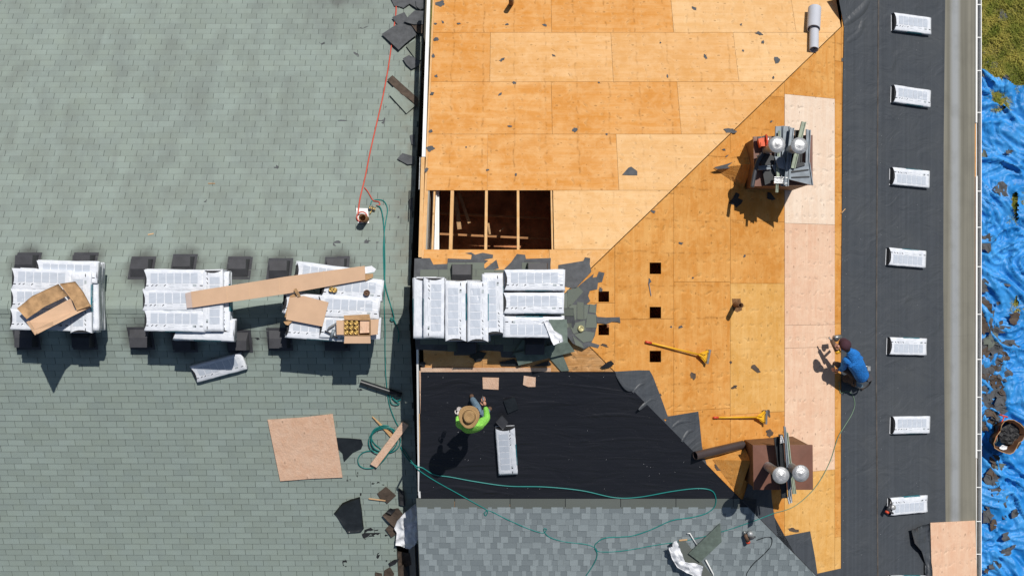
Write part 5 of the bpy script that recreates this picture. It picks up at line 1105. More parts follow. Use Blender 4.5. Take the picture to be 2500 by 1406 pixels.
# coil on the green roof
cp = []
for i in range(58):
    a = i * 0.42; r_ = 30 - 5 * math.sin(i * 0.31); cp.append((937 + 4 * math.sin(i * .5) + r_ * 1.05 * math.cos(a), 1072 + 3 * math.cos(i * .37) + r_ * 0.95 * math.sin(a), 0.004 * i * 0.3))
cp = [(975, 1045)] + cp[4:]
cp = [(p[0], p[1], p[2] if len(p) > 2 else 0.0) for p in cp]
hose(cp, 0.010, M['teal_hose'], 'tangled coil of teal hose on the green roof beside the gap', 0.015, 3, plane='LS')
hose([(925, 1105, 0), (905, 1100, 0), (885, 1105, 0), (874, 1120, 0), (878, 1136, 0), (895, 1143, 0), (915, 1140, 0), (935, 1125, 0), (950, 1105, 0)], 0.010, M['teal_hose'], 'lower open loop of teal hose left of the diagonal board', 0.02, 6, plane='LS')
hose([(953, 960), (953, 975), (957, 985), (968, 988), (975, 985), (965, 978), (957, 970), (968, 978), (978, 975)], 0.009, M['teal_hose'], 'small knot of teal hose under the black rolled strip', 0.04, 5, plane='LS')
hose([(978, 1090), (985, 1105), (1000, 1125), (1018, 1138), (1032, 1142), (1060, 1158), (1100, 1164), (1160, 1175), (1240, 1186), (1330, 1188), (1420, 1197), (1500, 1214), (1560, 1213), (1640, 1199), (1700, 1192), (1735, 1196), (1747, 1212), (1745, 1235), (1725, 1252), (1690, 1262), (1640, 1270), (1590, 1292), (1540, 1308), (1480, 1312), (1456, 1325), (1452, 1336), (1458, 1352), (1450, 1375), (1430, 1406), (1425, 1420)], 0.011, M['teal_hose'], 'long teal hose crossing the underlay and looping back over the new shingles', 0.02)
hose([(985, 1095), (1000, 1118), (1020, 1145), (1060, 1172), (1110, 1200), (1160, 1228), (1185, 1242), (1190, 1250), (1186, 1258), (1182, 1252), (1190, 1246), (1200, 1248), (1240, 1268), (1290, 1290), (1322, 1300), (1330, 1298), (1334, 1291), (1328, 1290), (1330, 1300), (1345, 1312), (1380, 1322), (1430, 1328), (1452, 1336), (1465, 1346), (1520, 1344), (1600, 1330), (1680, 1318), (1760, 1298), (1830, 1275), (1890, 1252)], 0.009, M['teal_hose'], 'thin teal hose with two small kinks crossing the new grey shingles', 0.02)
hose([(1890, 1252), (1940, 1235), (1990, 1190), (2025, 1130), (2045, 1070), (2062, 1040), (2080, 1010), (2087, 985), (2080, 962), (2065, 955), (2052, 958), (2048, 930)], 0.007, M['pale_hose'], 'thin pale green hose curving over the decking to the worker in blue', 0.02)
hose([(1847, 1318), (1865, 1312), (1880, 1310), (1885, 1318), (1880, 1335), (1862, 1355), (1840, 1375), (1825, 1395), (1822, 1406)], 0.009, M['blackm'], 'black whip hose of the nail gun on the new shingles', 0.02)

# ------------------------------------------------------------------ nail guns
def nailgun(px, py, pl, ang, label, h=0.0, cols=('boot', 'galv', 'redp'), k=1.0):
    o, x, y, z = frame(px, py, pl, h, ang); t = thing('nail_gun', label, 'nail gun', o)
    mb = MB(); mb.tube([o + z * (.06 * k) - x * (.11 * k), o + z * (.06 * k) + x * (.06 * k)], 0.032 * k, 12, r2=0.04 * k); build(mb, 'body', M[cols[0]], t, True)
    mb = MB(); mb.tube([o + z * (.06 * k) + x * (.06 * k), o + z * (.06 * k) + x * (.10 * k)], 0.043 * k, 12); build(mb, 'end_cap', M[cols[2]], t, True)
    mb = MB(); mb.tube([o + z * (.06 * k) + x * (.02 * k) + y * (.03 * k), o + z * (.05 * k) - y * (-.17 * k) + x * (.02 * k)], 0.02 * k, 10); build(mb, 'handle', M['vent'], t, True)
    mb = MB(); mb.lathe(o + z * (.01 * k) - x * (.08 * k) + y * (.09 * k), z, [(0.001, 0), (0.055, 0), (0.06, .05), (0.05, .08), (0.001, .085)], 18); build(mb, 'coil_magazine', M[cols[1]], t, True)
    mb = MB(); mb.tube([o + z * (.05 * k) - x * (.11 * k), o + z * (.03 * k) - x * (.17 * k)], 0.013 * k, 8); build(mb, 'nose', M['steel'], t, True); return t
nailgun(1822, 1310, 'RS', 70, 'rusty brown nail gun resting on the new grey shingles', 0.03)
nailgun(2164, 1240, 'RE', 115, 'red and grey nail gun lying on the left end of a bundle', 0.14, ('vent', 'galv', 'redp'))


# ------------------------------------------------------------------ words for the many small scraps
MARKS = {'the grey membrane rolls': (1988, 72), 'the rafter opening': (1195, 535), 'the wedge shaped scrap': (1538, 418), 'the upper chimney': (1912, 392), 'the ridge stack': (1200, 745), 'the hip scrap': (1782, 319), 'the chimney shadow': (1800, 500),
 'the vent pipe stub': (1800, 740), 'the upper yellow shovel': (1650, 860), 'the lower yellow shovel': (1800, 1018), 'the lower chimney': (1912, 1140), 'the top vent hole': (1600, 655), 'the middle vent hole': (1600, 763), 'the upper left vent hole': (1474, 724),
 'the red hose bend': (960, 60), 'the brass manifold': (907, 508), 'the top left decking corner': (1060, 30), 'the top edge vent pipe': (1248, 12), 'the long tailed scrap': (1226, 146), 'the triangular scrap': (1404, 318), 'the pink plywood strip': (1975, 600),
 'the square plywood offcut': (745, 1090), 'the large black felt': (850, 1258), 'the coiled hose': (937, 1072), 'the brown shingle square': (944, 1208), 'the white plastic sheet': (995, 1285), 'the third stack': (815, 745), 'the left rake board': (1043, 250), 'the leaf shaped scrap': (787, 104), 'the second stack': (465, 745)}
MARKS_T = {'the lawn': (2440, 120), 'the upper grass tear': (2440, 245), 'the folded dark flap': (2445, 462), 'the long grass hole': (2476, 505), 'the dark square piece': (2406, 595), 'the black round scrap': (2420, 582), 'the small grass hole': (2480, 738), 'the curled green shingle': (2420, 830),
 'the large diamond scrap': (2450, 912), 'the tub': (2452, 1060), 'the pink board': (2403, 1200), 'the plywood repair sheet': (2385, 1340), 'the green grey fragment': (2446, 1206), 'the picture corner': (2490, 1400), 'the edge fragment': (2476, 1252), 'the gutter middle': (2393, 690), 'the scrap square': (2478, 775)}
USED = set()
def describe(px, py, w_, h_, noun, tarp=False):
    mk = MARKS_T if tarp else MARKS; cand = sorted(mk.items(), key=lambda kv: math.hypot(kv[1][0] - px, kv[1][1] - py))
    r_ = max(w_, h_) / max(1, min(w_, h_)); a = math.sqrt(w_ * h_); k = 2.2 if tarp else 1.0
    size = 'tiny' if a < 6 * k else ('small' if a < 9.5 * k else 'larger'); shp = 'slender' if r_ > 1.8 else ('oblong' if r_ > 1.3 else 'rounded')
    for nm, (mx, my) in cand[:5]:
        dx, dy = px - mx, py - my; ns = 'above' if dy < 0 else 'below'; ew = 'left of' if dx < 0 else 'right of'
        if abs(dx) > 2.2 * abs(dy): d = ew
        elif abs(dy) > 2.2 * abs(dx): d = ns
        else: d = ns + ', ' + ew
        dist = math.hypot(dx, dy); far = 'just ' if dist < 40 else ('' if dist < 110 else 'well ')
        for txt_ in ('%s %s %s %s%s %s' % (size, shp, noun, far, d, nm),):
            if txt_ not in USED: USED.add(txt_); return txt_
    t_ = 'one more ' + txt_; USED.add(t_); return t_
# ------------------------------------------------------------------ torn scraps
def scrap(px, py, w_, h_, ang=0.0, mat='scrap', pl=None, seed=None, lift=0.006, curl=0.02, name='felt_scrap', n=9):
    rr = random.Random(seed if seed is not None else int(px * 7 + py * 13)); pts = []; n = n + 4
    for i in range(n):
        a = 2 * math.pi * (i + rr.uniform(-.35, .35)) / n; q = 0.5 * rr.uniform(0.55, 1.3); x = math.cos(a) * w_ * q; y = math.sin(a) * h_ * q
        c, s = math.cos(math.radians(ang)), math.sin(math.radians(ang)); pts.append((px + x * c - y * s, py + x * s + y * c))
    pl = pl or which(px, py); loop = [hit(x, y, pl, lift) for x, y in pts]; sv = Vector((px, py, 0)) * 0.013
    mb = MB(); mb.sheet(loop, 2, lambda x, y, t: curl * t * max(0, noise.noise(Vector((x * 9, y * 9, 0)) + sv) + 0.15), 0.005); return build(mb, name, M[mat])
GN = 'felt scraps left on the bare north decking'
for (x, y, w_, h_, a, lb) in [(1076, 10, 22, 15, 0, 'grey felt scrap in the top left corner of the north decking'), (1065, 97, 12, 9, 0, None), (1081, 54, 10, 5, 40, None), (1063, 59, 8, 5, 0, None), (1120, 58, 9, 4, 0, None), (1058, 137, 9, 12, 0, None), (1065, 186, 9, 8, 0, None), (1055, 229, 11, 9, 0, None),
    (1051, 321, 10, 9, 0, None), (1051, 363, 20, 17, 20, 'rounded grey felt scrap hugging the left rake above the rafter opening'), (1330, 62, 12, 9, 0, 'grey felt scrap alone near the top of the first long sheet'), (1238, 60, 9, 4, -15, None), (1226, 146, 15, 7, -25, 'long dark scrap with a tail on the upper left decking'), (1352, 136, 10, 6, 20, None), (1255, 203, 11, 6, 15, None), (1221, 231, 13, 6, -35, None),
    (1245, 309, 11, 5, 5, None), (1404, 318, 14, 14, 0, 'triangular grey scrap below the middle of the north decking'), (1481, 328, 7, 5, 0, None), (1138, 360, 4, 4, 0, None), (1462, 202, 6, 4, 0, None), (1695, 21, 13, 8, 30, 'hooked grey scrap near the top edge of the pale decking'), (1809, 61, 6, 6, 0, None), (1854, 82, 19, 8, 10, 'long grey scrap above the diagonal hip near the membrane rolls'),
    (1863, 103, 8, 9, 0, None), (1814, 124, 6, 5, 0, None), (1896, 147, 19, 14, 0, 'house shaped grey scrap just left of the hip'), (1722, 139, 8, 13, -20, None), (1629, 187, 5, 8, 0, None), (1888, 190, 6, 7, 0, None), (1612, 105, 4, 4, 0, None), (1259, 427, 6, 9, 0, None), (1190, 415, 8, 6, 0, None), (1040, 415, 12, 11, 0, None)]:
    tag(scrap(x, y, w_, h_, a), lb or describe(x, y, w_, h_, 'felt scrap'), 'felt scrap', None if lb else GN)
tag(slab('felt_scrap', [(1519, 427), (1534, 410), (1541, 407), (1556, 418), (1556, 428), (1538, 428)], 'RN', 0.006, M['scrap'], None, 0.005), 'largest grey felt scrap on the pale north decking, wedge shaped', 'felt scrap')
GEs = 'felt scraps left on the bare east decking'
for (x, y, w_, h_, a, lb) in [(1782, 319, 30, 12, 5, 'broad grey scrap folded over the north hip'), (1768, 366, 9, 7, 0, None), (1780, 383, 19, 11, -15, 'grey oval scrap upslope of the upper chimney'), (1883, 297, 8, 4, -20, None), (1596, 517, 12, 9, 0, None), (1662, 594, 13, 6, 5, None), (1818, 625, 6, 8, 30, None),
    (1692, 917, 13, 18, 0, 'square dark scrap in the middle of the lower east decking'), (1846, 900, 26, 12, 35, 'long dark scrap lying on the pale sheet near the pink plywood'), (1792, 945, 15, 8, -15, 'dark scrap with a small hook upslope of the yellow shovel'), (1661, 798, 12, 8, 0, None), (1612, 963, 6, 7, 0, None), (1784, 884, 6, 7, 0, None), (1692, 678, 5, 5, 0, None), (1586, 686, 9, 13, 0, None),
    (1877, 1010, 8, 19, -10, 'upright dark scrap beside the blade of the lower shovel'), (1878, 1056, 16, 20, 30, 'crumpled black scrap at the north wall of the lower chimney'), (1937, 1293, 26, 10, 10, 'dark scrap on the decking above the lowest underlay lap'), (2057, 147, 8, 9, 0, None), (1639, 798, 5, 5, 0, None), (1752, 1140, 22, 16, 30, 'torn black scrap at the tip of the lower cricket'), (1466, 706, 9, 12, 0, None), (1475, 843, 20, 8, 20, None)]:
    tag(scrap(x, y, w_, h_, a, 'scrap' if y < 800 else 'scrap_br'), lb or describe(x, y, w_, h_, 'felt scrap'), 'felt scrap', None if lb else GEs)
tag(slab('felt_scrap', [(1789, 484), (1797, 470), (1806, 474), (1802, 484), (1814, 489), (1810, 497), (1798, 507), (1792, 500), (1779, 497)], 'RE', 0.006, M['scrap_dk'], None, 0.006), 'black Y-shaped scrap in the shadow of the upper chimney', 'felt scrap')
tag(slab('felt_scrap', [(1874, 469), (1882, 471), (1894, 487), (1885, 489), (1873, 485)], 'RE', 0.006, M['scrap_dk'], None, 0.006), 'black triangular scrap just south of the upper chimney', 'felt scrap')
tag(slab('felt_scrap', [(1484, 883), (1492, 880), (1500, 888), (1488, 897), (1472, 900), (1466, 896)], 'RS', 0.006, M['scrap_dk'], None, 0.03), 'dark scrap folded over the south hip at the top of the underlay', 'felt scrap')
tag(slab('felt_scrap', [(1456, 773), (1480, 775), (1513, 774), (1515, 788), (1508, 786), (1494, 785), (1480, 791), (1458, 788)], 'RE', 0.006, M['scrap'], None, 0.02), 'rippled grey strip lying between the two left vent holes', 'felt scrap')
tag(slab('felt_scrap', [(1218, 884), (1255, 876), (1268, 892), (1300, 893), (1340, 880), (1346, 890), (1330, 894), (1225, 893)], 'RS', 0.006, M['scrap_dk'], None, 0.02), 'black torn felt sticking out under the long shingle strip', 'felt scrap')
tag(slab('felt_scrap', [(1144, 870), (1170, 858), (1188, 862), (1176, 880), (1160, 884), (1156, 876)], 'RS', 0.006, M['scrap_dk'], None, 0.02), 'black torn felt below the upright bundles of the ridge stack', 'felt scrap')
tag(scrap(1033, 889, 16, 13, 20, 'scrap_dk'), 'dark scrap in the bottom left corner of the south plywood strip', 'felt scrap')
GL = 'felt scraps on the upper green roof'
for (x, y, w_, h_, a, lb) in [(323, 243, 10, 7, 0, None), (787, 104, 13, 12, -10, 'leaf shaped dark scrap near the sooty patch of the green roof'), (870, 133, 16, 6, 40, None), (835, 295, 27, 6, 0, 'long narrow scrap lying level on the green roof left of the red hose'), (932, 293, 22, 20, 10, 'square grey scrap touching the right side of the red hose'), (674, 408, 14, 9, 0, None), (500, 489, 12, 11, 0, None),
    (888, 67, 19, 7, -10, None), (822, 594, 19, 14, -10, 'grey scrap on the green roof below the vent pipe'), (895, 590, 18, 9, -25, None), (887, 151, 6, 4, 0, None), (884, 325, 5, 4, 0, None), (941, 261, 7, 6, 0, None), (973, 530, 5, 6, 0, None), (921, 592, 8, 4, 0, None)]:
    tag(scrap(x, y, w_, h_, a), lb or describe(x, y, w_, h_, 'felt scrap'), 'felt scrap', None if lb else GL)
GL2 = 'dark scraps on the lower green roof'
for (x, y, w_, h_, a, lb) in [(873, 1158, 4, 13, 5, None), (848, 1172, 5, 5, 0, None), (911, 1180, 7, 5, 0, None), (924, 1179, 10, 8, 0, None), (881, 1205, 5, 12, 10, None), (935, 1183, 7, 3, 0, None), (905, 1302, 46, 24, -15, 'ragged black scrap on the lower green roof under the large black piece'), (841, 1374, 14, 20, -10, 'black scrap alone near the bottom edge of the green roof'), (923, 1355, 8, 18, 25, 'narrow black scrap left of the gap near the bottom edge'),
    (943, 1306, 7, 5, 0, None), (627, 825, 16, 6, 35, 'small black strip on the green roof right of the second stack'), (877, 950, 16, 5, 20, None), (890, 1240, 6, 4, 0, None), (944, 1368, 4, 4, 0, None), (963, 1345, 7, 5, 0, None), (855, 1170, 3, 3, 0, None)]:
    tag(scrap(x, y, w_, h_, a, 'scrap_dk'), lb or describe(x, y, w_, h_, 'black scrap'), 'felt scrap', None if lb else GL2)
tag(crumple('felt_piece', [(814, 1254), (835, 1228), (855, 1219), (878, 1213), (882, 1240), (888, 1290), (882, 1298), (848, 1302), (843, 1292), (832, 1275)], 'LS', 0.01, M['blackm'], None, 0.02, 2.5, 40, 6, 3, curl=0.06), 'largest black felt piece lying on the lower green roof', 'felt scrap')
tag(slab('felt_piece', [(822, 1068), (850, 1069), (882, 1072), (886, 1085), (882, 1095), (862, 1104), (840, 1127), (836, 1105), (826, 1096)], 'LS', 0.012, M['blackm'], None, 0.02), 'black felt piece sticking out from under the square plywood offcut', 'felt scrap')
tag(slab('shingle_square', [(921, 1204), (942, 1187), (967, 1209), (945, 1229), (936, 1219), (928, 1216)], 'LS', 0.012, M['scrap_br'], None, 0.03), 'brown shingle square near the right edge of the lower green roof', 'shingle')
# heap of torn shingles at the top of the gap edge
GH = 'torn shingle pieces heaped along the upper right edge of the green roof'
heap = [([(950, -12), (1034, -12), (1036, 14), (1018, 22), (1000, 10), (985, 20), (975, 16), (962, 14)], 0.04, 'scrap', 'large grey felt sheet at the very top of the heap'),
 ([(1014, 0), (1034, -4), (1036, 20), (1026, 24), (1016, 16)], 0.09, 'scrap', 'crumpled grey felt beside the dark gap at the top'),
 ([(957, 43), (987, 30), (1000, 52), (1018, 78), (1000, 92), (976, 68)], 0.05, 'scrap', 'dark slab of torn shingle with a blue mark crossing under the red hose'),
 ([(931, 83), (944, 75), (968, 60), (1010, 78), (1018, 84), (990, 106), (973, 122)], 0.09, 'scrap', 'broad dark shingle slab with its corner pointing left under the red hose'),
 ([(985, 52), (1003, 34), (1012, 26), (1034, 28), (1034, 60), (1010, 60), (996, 56)], 0.12, 'scrap', 'crinkled grey felt piece on the upper right of the heap'),
 ([(1004, 60), (1034, 58), (1032, 82), (1018, 80)], 0.10, 'scrap_br', 'brown shingle fragment beside the gap in the heap'),
 ([(991, 112), (1014, 98), (1030, 104), (1030, 145), (1020, 150), (1010, 138)], 0.04, 'oldr', 'pale green shingle fragment with tabs below the dark slab'),
 ([(983, 143), (998, 135), (1014, 142), (1026, 150), (1024, 160), (1004, 169), (992, 158)], 0.06, 'scrap', 'grey curled felt at the foot of the upper heap'),
 ([(945, 195), (958, 184), (1020, 240), (1020, 262), (1004, 246), (975, 226)], 0.06, 'scrap_br', 'brown underside of a torn shingle strip beside the gap'),
 ([(951, 232), (960, 212), (1014, 258), (992, 277)], 0.05, 'old', 'pale green torn shingle strip with its tabs still joined'),
 ([(969, 388), (982, 374), (1012, 382), (1011, 400), (995, 402)], 0.04, 'scrap', 'grey felt flap curled at the roof edge above the rafter opening'),
 ([(1000, 330), (1012, 328), (1014, 358), (1005, 352)], 0.03, 'scrap', 'thin grey felt flap hanging at the roof edge'),
 ([(997, 488), (1008, 482), (1008, 520), (1000, 508)], 0.03, 'scrap', 'small felt flap at the roof edge beside the rafter opening'),
 ([(1020, 188), (1026, 184), (1036, 200), (1032, 208)], -0.1, 'scrap_br', 'brown shingle fragment caught in the gap')]
for i, (pts, h, mt, lb) in enumerate(heap):
    o = crumple('torn_shingle', pts, 'LN', 0.012, M[mt], None, h, 7, 30, 4, i, curl=0.035, smooth=False, th=0.008); tag(o, lb, 'torn shingle', GH)
# heap by the lower gap
GH2 = 'torn shingle pieces piled where the lower roof edge meets the gap'
heap2 = [([(933, 1258), (950, 1243), (972, 1240), (990, 1262), (966, 1290), (955, 1280)], 0.08, 'scrap_br', 'brown jagged shingle piece left of the white plastic sheet'), ([(940, 1292), (952, 1280), (972, 1262), (985, 1275), (965, 1305), (955, 1312)], 0.05, 'scrap_br', 'brown pointed shingle piece just above the notch'),
 ([(942, 1250), (952, 1240), (966, 1244), (955, 1256)], 0.14, 'scrap_dk', 'small black flap on top of the brown pile'), ([(968, 1345), (1000, 1350), (1004, 1378), (975, 1390), (967, 1370)], -0.15, 'scrap_br', 'dark shingle piece sunk in the gap below the plastic sheet'),
 ([(962, 1384), (985, 1378), (996, 1400), (992, 1415), (965, 1415)], -0.05, 'scrap_br', 'tan brown shingle piece at the bottom of the gap'), ([(938, 1392), (952, 1384), (962, 1400), (958, 1420), (936, 1420)], 0.04, 'scrap_br', 'brown curled shingle at the bottom edge left of the gap'),
 ([(916, 1396), (932, 1400), (934, 1418), (916, 1418)], 0.03, 'scrap_br', 'brown shingle corner at the very bottom edge'), ([(948, 1375), (962, 1366), (975, 1364), (966, 1376), (952, 1382)], 0.04, 'scrap_dk', 'ragged black strip above the bottom pile'),
 ([(972, 1190), (986, 1200), (990, 1235), (975, 1232)], 0.05, 'scrap_dk', 'black felt hanging at the roof edge above the plastic sheet'), ([(985, 1262), (1004, 1240), (996, 1265)], 0.04, 'scrap_br', 'thin brown sliver behind the plastic sheet')]
for i, (pts, h, mt, lb) in enumerate(heap2):
    o = crumple('torn_shingle', pts, 'LS', 0.012, M[mt], None, h, 7, 26, 4, i + 30, curl=0.04, smooth=False, th=0.008); tag(o, lb, 'torn shingle', GH2)
o = crumple('plastic_sheet', [(1013, 1229), (1019, 1232), (1023, 1290), (1022, 1312), (1013, 1330), (1000, 1340), (990, 1338), (978, 1330), (966, 1329), (969, 1300), (963, 1288), (970, 1270), (988, 1250)], 'LS', 0.09, M['plastic_w'], None, 0.12, 5, 60, 9, 12); tag(o, 'crumpled white plastic sheet caught in the gap beside the new grey shingles', 'plastic sheet')

# ------------------------------------------------------------------ tarp, grass, debris on the ground
def px_of(p): D = ZC - p.z; return CX + p.x / D * F, CY - p.y / D * F
holesT = [[(2473, 470), (2482, 472), (2485, 500), (2482, 525), (2478, 540), (2470, 515), (2468, 490)], [(2479, 722), (2485, 735), (2483, 752), (2478, 748), (2474, 738)], [(2424, 222), (2432, 228), (2452, 262), (2446, 268), (2428, 244)]]
def tarp_edge(px): return 172 + (px - 2393) * 0.40 + 5 * math.sin(px * 0.13)
st_ = 0.032; xa, xb = 11.15, 14.2; ya, yb = -8.6, 5.75; nx, ny = int((xb - xa) / st_), int((yb - ya) / st_); vs = []; keep = []
for j in range(ny + 1):
    for i in range(nx + 1):
        x = xa + i * st_; y = ya + j * st_
        q1 = Vector((x * 1.1 + 0.5 * y, y * 0.9, 0)); 
        wrp = Vector((noise.noise(q1), noise.noise(q1 + Vector((7, 3, 0))), 0)) * 0.7
        a = 1 - abs(noise.noise((q1 + wrp) * 1.5)) * 2.2; b = 1 - abs(noise.noise((q1 + wrp) * 3.9 + Vector((3, 3, 3)))) * 2.4; c = 1 - abs(noise.noise(q1 * 8 + wrp * 3)) * 2.2
        z = 0.02 + 0.15 * max(0, a) ** 2 + 0.085 * max(0, b) ** 2 + 0.026 * max(0, c)
        calm = min(1, max(0, (x - 12.3) / 0.5)) * min(1, max(0, (0 - y) / 3)); z = z * (1 - 0.55 * calm)
        vs.append(Vector((x, y, z)))
mb = MB(); fs = []
for j in range(ny):
    for i in range(nx):
        a = j * (nx + 1) + i; p = vs[a]; X_, Y_ = px_of(p)
        if Y_ < tarp_edge(X_): continue
        if any(inside(X_, Y_, h_) for h_ in holesT): continue
        fs.append((a, a + 1, a + nx + 2, a + nx + 1))
mb.add(vs, fs); me, og = mb.mesh('tarp', M['tarp'], None, True)
tp = put('tarp', me, og); tag(tp, 'crinkled blue tarpaulin spread on the lawn along the gutter', 'tarpaulin')
# grass tufts
mb = MB(); vs = []; fs = []
for k in range(26000):
    if k < 17000: X_ = R.uniform(2385, 2560); Y_ = R.uniform(-40, 235)
    elif k < 21000: X_ = R.uniform(2462, 2492); Y_ = R.uniform(462, 548)
    elif k < 23000: X_ = R.uniform(2470, 2490); Y_ = R.uniform(716, 758)
    else: X_ = R.uniform(2420, 2456); Y_ = R.uniform(218, 272)
    p = hit(X_, Y_, 'G'); cl = noise.noise(Vector((p.x * 2.5, p.y * 2.5, 0)))
    if k < 17000 and Y_ > tarp_edge(X_) + 14: continue
    if R.random() > 0.75 + cl: continue
    hgt = (0.05 + 0.10 * R.random()) * (1 + 0.8 * cl); a = R.uniform(0, 6.28); ln = R.uniform(0.3, 1.4) * hgt
    w_ = 0.0065; s_ = Vector((math.cos(a), math.sin(a), 0)); d = Vector((-s_.y, s_.x, 0)); o_ = len(vs)
    vs += [p - s_ * w_, p + s_ * w_, p + d * ln * .5 + Vector((0, 0, hgt * .7)) + s_ * w_ * .7, p + d * ln * .5 + Vector((0, 0, hgt * .7)) - s_ * w_ * .7, p + d * ln + Vector((0, 0, hgt))]
    fs += [(o_, o_ + 1, o_ + 2, o_ + 3), (o_ + 3, o_ + 2, o_ + 4)]
mb.add(vs, fs); build(mb, 'grass', M['grass'], kind='stuff')
GD = 'torn roofing pieces thrown down on the blue tarp'
deb = [(2404, 770, 30, 44, None), (2412, 845, 34, 30, None), (2400, 850, 24, 40, None), (2410, 890, 32, 36, None), (2416, 925, 30, 30, None), (2400, 960, 24, 36, None), (2430, 935, 26, 22, None), (2410, 1040, 26, 26, None), (2428, 1120, 24, 22, None), (2408, 790, 30, 26, None), (2434, 860, 30, 24, None), (2455, 955, 26, 22, None), (2447, 40, 24, 28, 'grey shingle fragment lying alone on the grass'), (2403, 128, 8, 10, None), (2408, 155, 18, 12, 'pale grey felt scrap on the grass left of a similar one'), (2427, 162, 22, 18, 'larger grey felt scrap at the edge of the grass above the tarp'), (2456, 188, 16, 9, 'grey scrap at the upper edge of the tarp'),
 (2403, 378, 10, 26, 'small grey green can shaped scrap near the gutter'), (2464, 371, 18, 12, 'flat grey scrap in the middle of the upper tarp'), (2445, 462, 30, 30, 'dark folded flap beside the grass hole in the tarp'), (2406, 595, 26, 38, 'dark square scrap against the gutter'), (2420, 582, 13, 12, 'black round scrap with an orange chip'), (2452, 693, 22, 12, None), (2398, 700, 22, 26, None), (2398, 660, 12, 14, None),
 (2400, 735, 22, 26, None), (2403, 755, 26, 30, None), (2478, 775, 24, 24, 'dark square scrap just below the small grass hole'), (2437, 740, 9, 8, None), (2442, 788, 12, 7, None), (2440, 806, 46, 18, None), (2424, 818, 22, 26, None), (2420, 830, 34, 24, 'curled green grey shingle among the dark scraps'), (2400, 800, 22, 34, None), (2455, 838, 38, 14, None), (2440, 846, 26, 20, None), (2472, 846, 26, 16, None),
 (2434, 878, 24, 26, None), (2450, 872, 28, 22, None), (2450, 912, 30, 30, 'large dark diamond scrap in the middle of the tarp'), (2438, 895, 22, 18, None), (2402, 870, 24, 34, None), (2402, 905, 30, 40, None), (2404, 935, 34, 30, None), (2420, 955, 44, 26, None), (2446, 970, 26, 36, None), (2404, 985, 30, 34, None), (2420, 1005, 34, 26, None), (2398, 1030, 16, 30, None), (2438, 1000, 30, 20, None), (2430, 1022, 22, 16, None),
 (2425, 1150, 28, 34, None), (2420, 1175, 26, 30, None), (2440, 1138, 20, 14, 'dark scrap with a green grey tab below the tub'), (2430, 1190, 20, 18, None), (2424, 1205, 10, 9, None), (2446, 1206, 24, 24, 'green grey shingle fragment right of the pink board'), (2447, 1226, 20, 22, None), (2412, 1235, 8, 14, None), (2410, 1258, 26, 26, None), (2426, 1280, 22, 22, None), (2476, 1252, 14, 16, 'dark scrap near the right picture edge'), (2452, 1262, 6, 9, None), (2453, 1308, 18, 16, None), (2458, 1345, 24, 14, None), (2432, 1382, 26, 22, None), (2474, 1333, 10, 6, None), (2408, 1392, 10, 10, None)]
for i, (x, y, w_, h_, lb) in enumerate(deb):
    mt = 'scrap' if y < 600 else R.choice(['scrap', 'scrap_br', 'scrap_dkb']) ; mt = mt if mt in M else 'scrap'
    if lb and 'green' in lb: mt = 'oldr'
    sc2 = 1.3 if y > 430 else 1.05
    o = scrap(x, y, w_ * sc2, h_ * sc2, R.uniform(-30, 30), mt, 'G', i * 3 + 5, 0.06 if y < 170 else 0.14 + 0.004 * (i % 7), 0.10, 'torn_shingle', 10)
    tag(o, lb or describe(x, y, w_, h_, 'tarp debris piece', True), 'torn shingle', None if lb else GD)
# tub / wheelbarrow
c = hit(2452, 1060, 0.55); t = thing('debris_tub', 'large brown plastic tub full of torn roofing waste standing on the tarp', 'tub', (c.x, c.y, 0.1))
rim = [(2442, 1052), (2445, 1038), (2452, 1028), (2462, 1024), (2475, 1025), (2490, 1034), (2500, 1044), (2503, 1060), (2496, 1075), (2487, 1080), (2480, 1095), (2474, 1104), (2466, 1108), (2456, 1106), (2440, 1100), (2428, 1093), (2426, 1082), (2432, 1065)]
top = [hit(x, y, 0.62) for x, y in rim]; cc = sum(top, Vector()) / len(top); k = len(top); mb = MB()
inn = [cc + (p - cc) * 0.96 for p in top]; bt = [Vector((cc.x + (p.x - cc.x) * .72, cc.y + (p.y - cc.y) * .72, 0.12)) for p in top]; bi = [Vector((p.x, p.y, 0.15)) for p in bt]
mb.add(top + inn + bt + bi, [(i, (i + 1) % k, (i + 1) % k + k, i + k) for i in range(k)] + [(i, i + 2 * k, (i + 1) % k + 2 * k, (i + 1) % k) for i in range(k)] + [(i + k, (i + 1) % k + k, (i + 1) % k + 3 * k, i + 3 * k) for i in range(k)] + [tuple(i + 3 * k for i in range(k))]); build(mb, 'basin', M['orange_in'], t, True)
mb = MB(); mb.tube([p + Vector((0, 0, .005)) for p in top + top[:1]], 0.010, 8); build(mb, 'rim', M['card_d'], t, True)
mb = MB(); A, B = hit(2428, 1078, 0.60), hit(2452, 1015, 0.45); mb.tube([A, B], 0.016, 8); A, B = hit(2440, 1012, 0.45), hit(2460, 1018, 0.45); mb.tube([A, B], 0.02, 8); build(mb, 'handle', M['redp'], t, True)
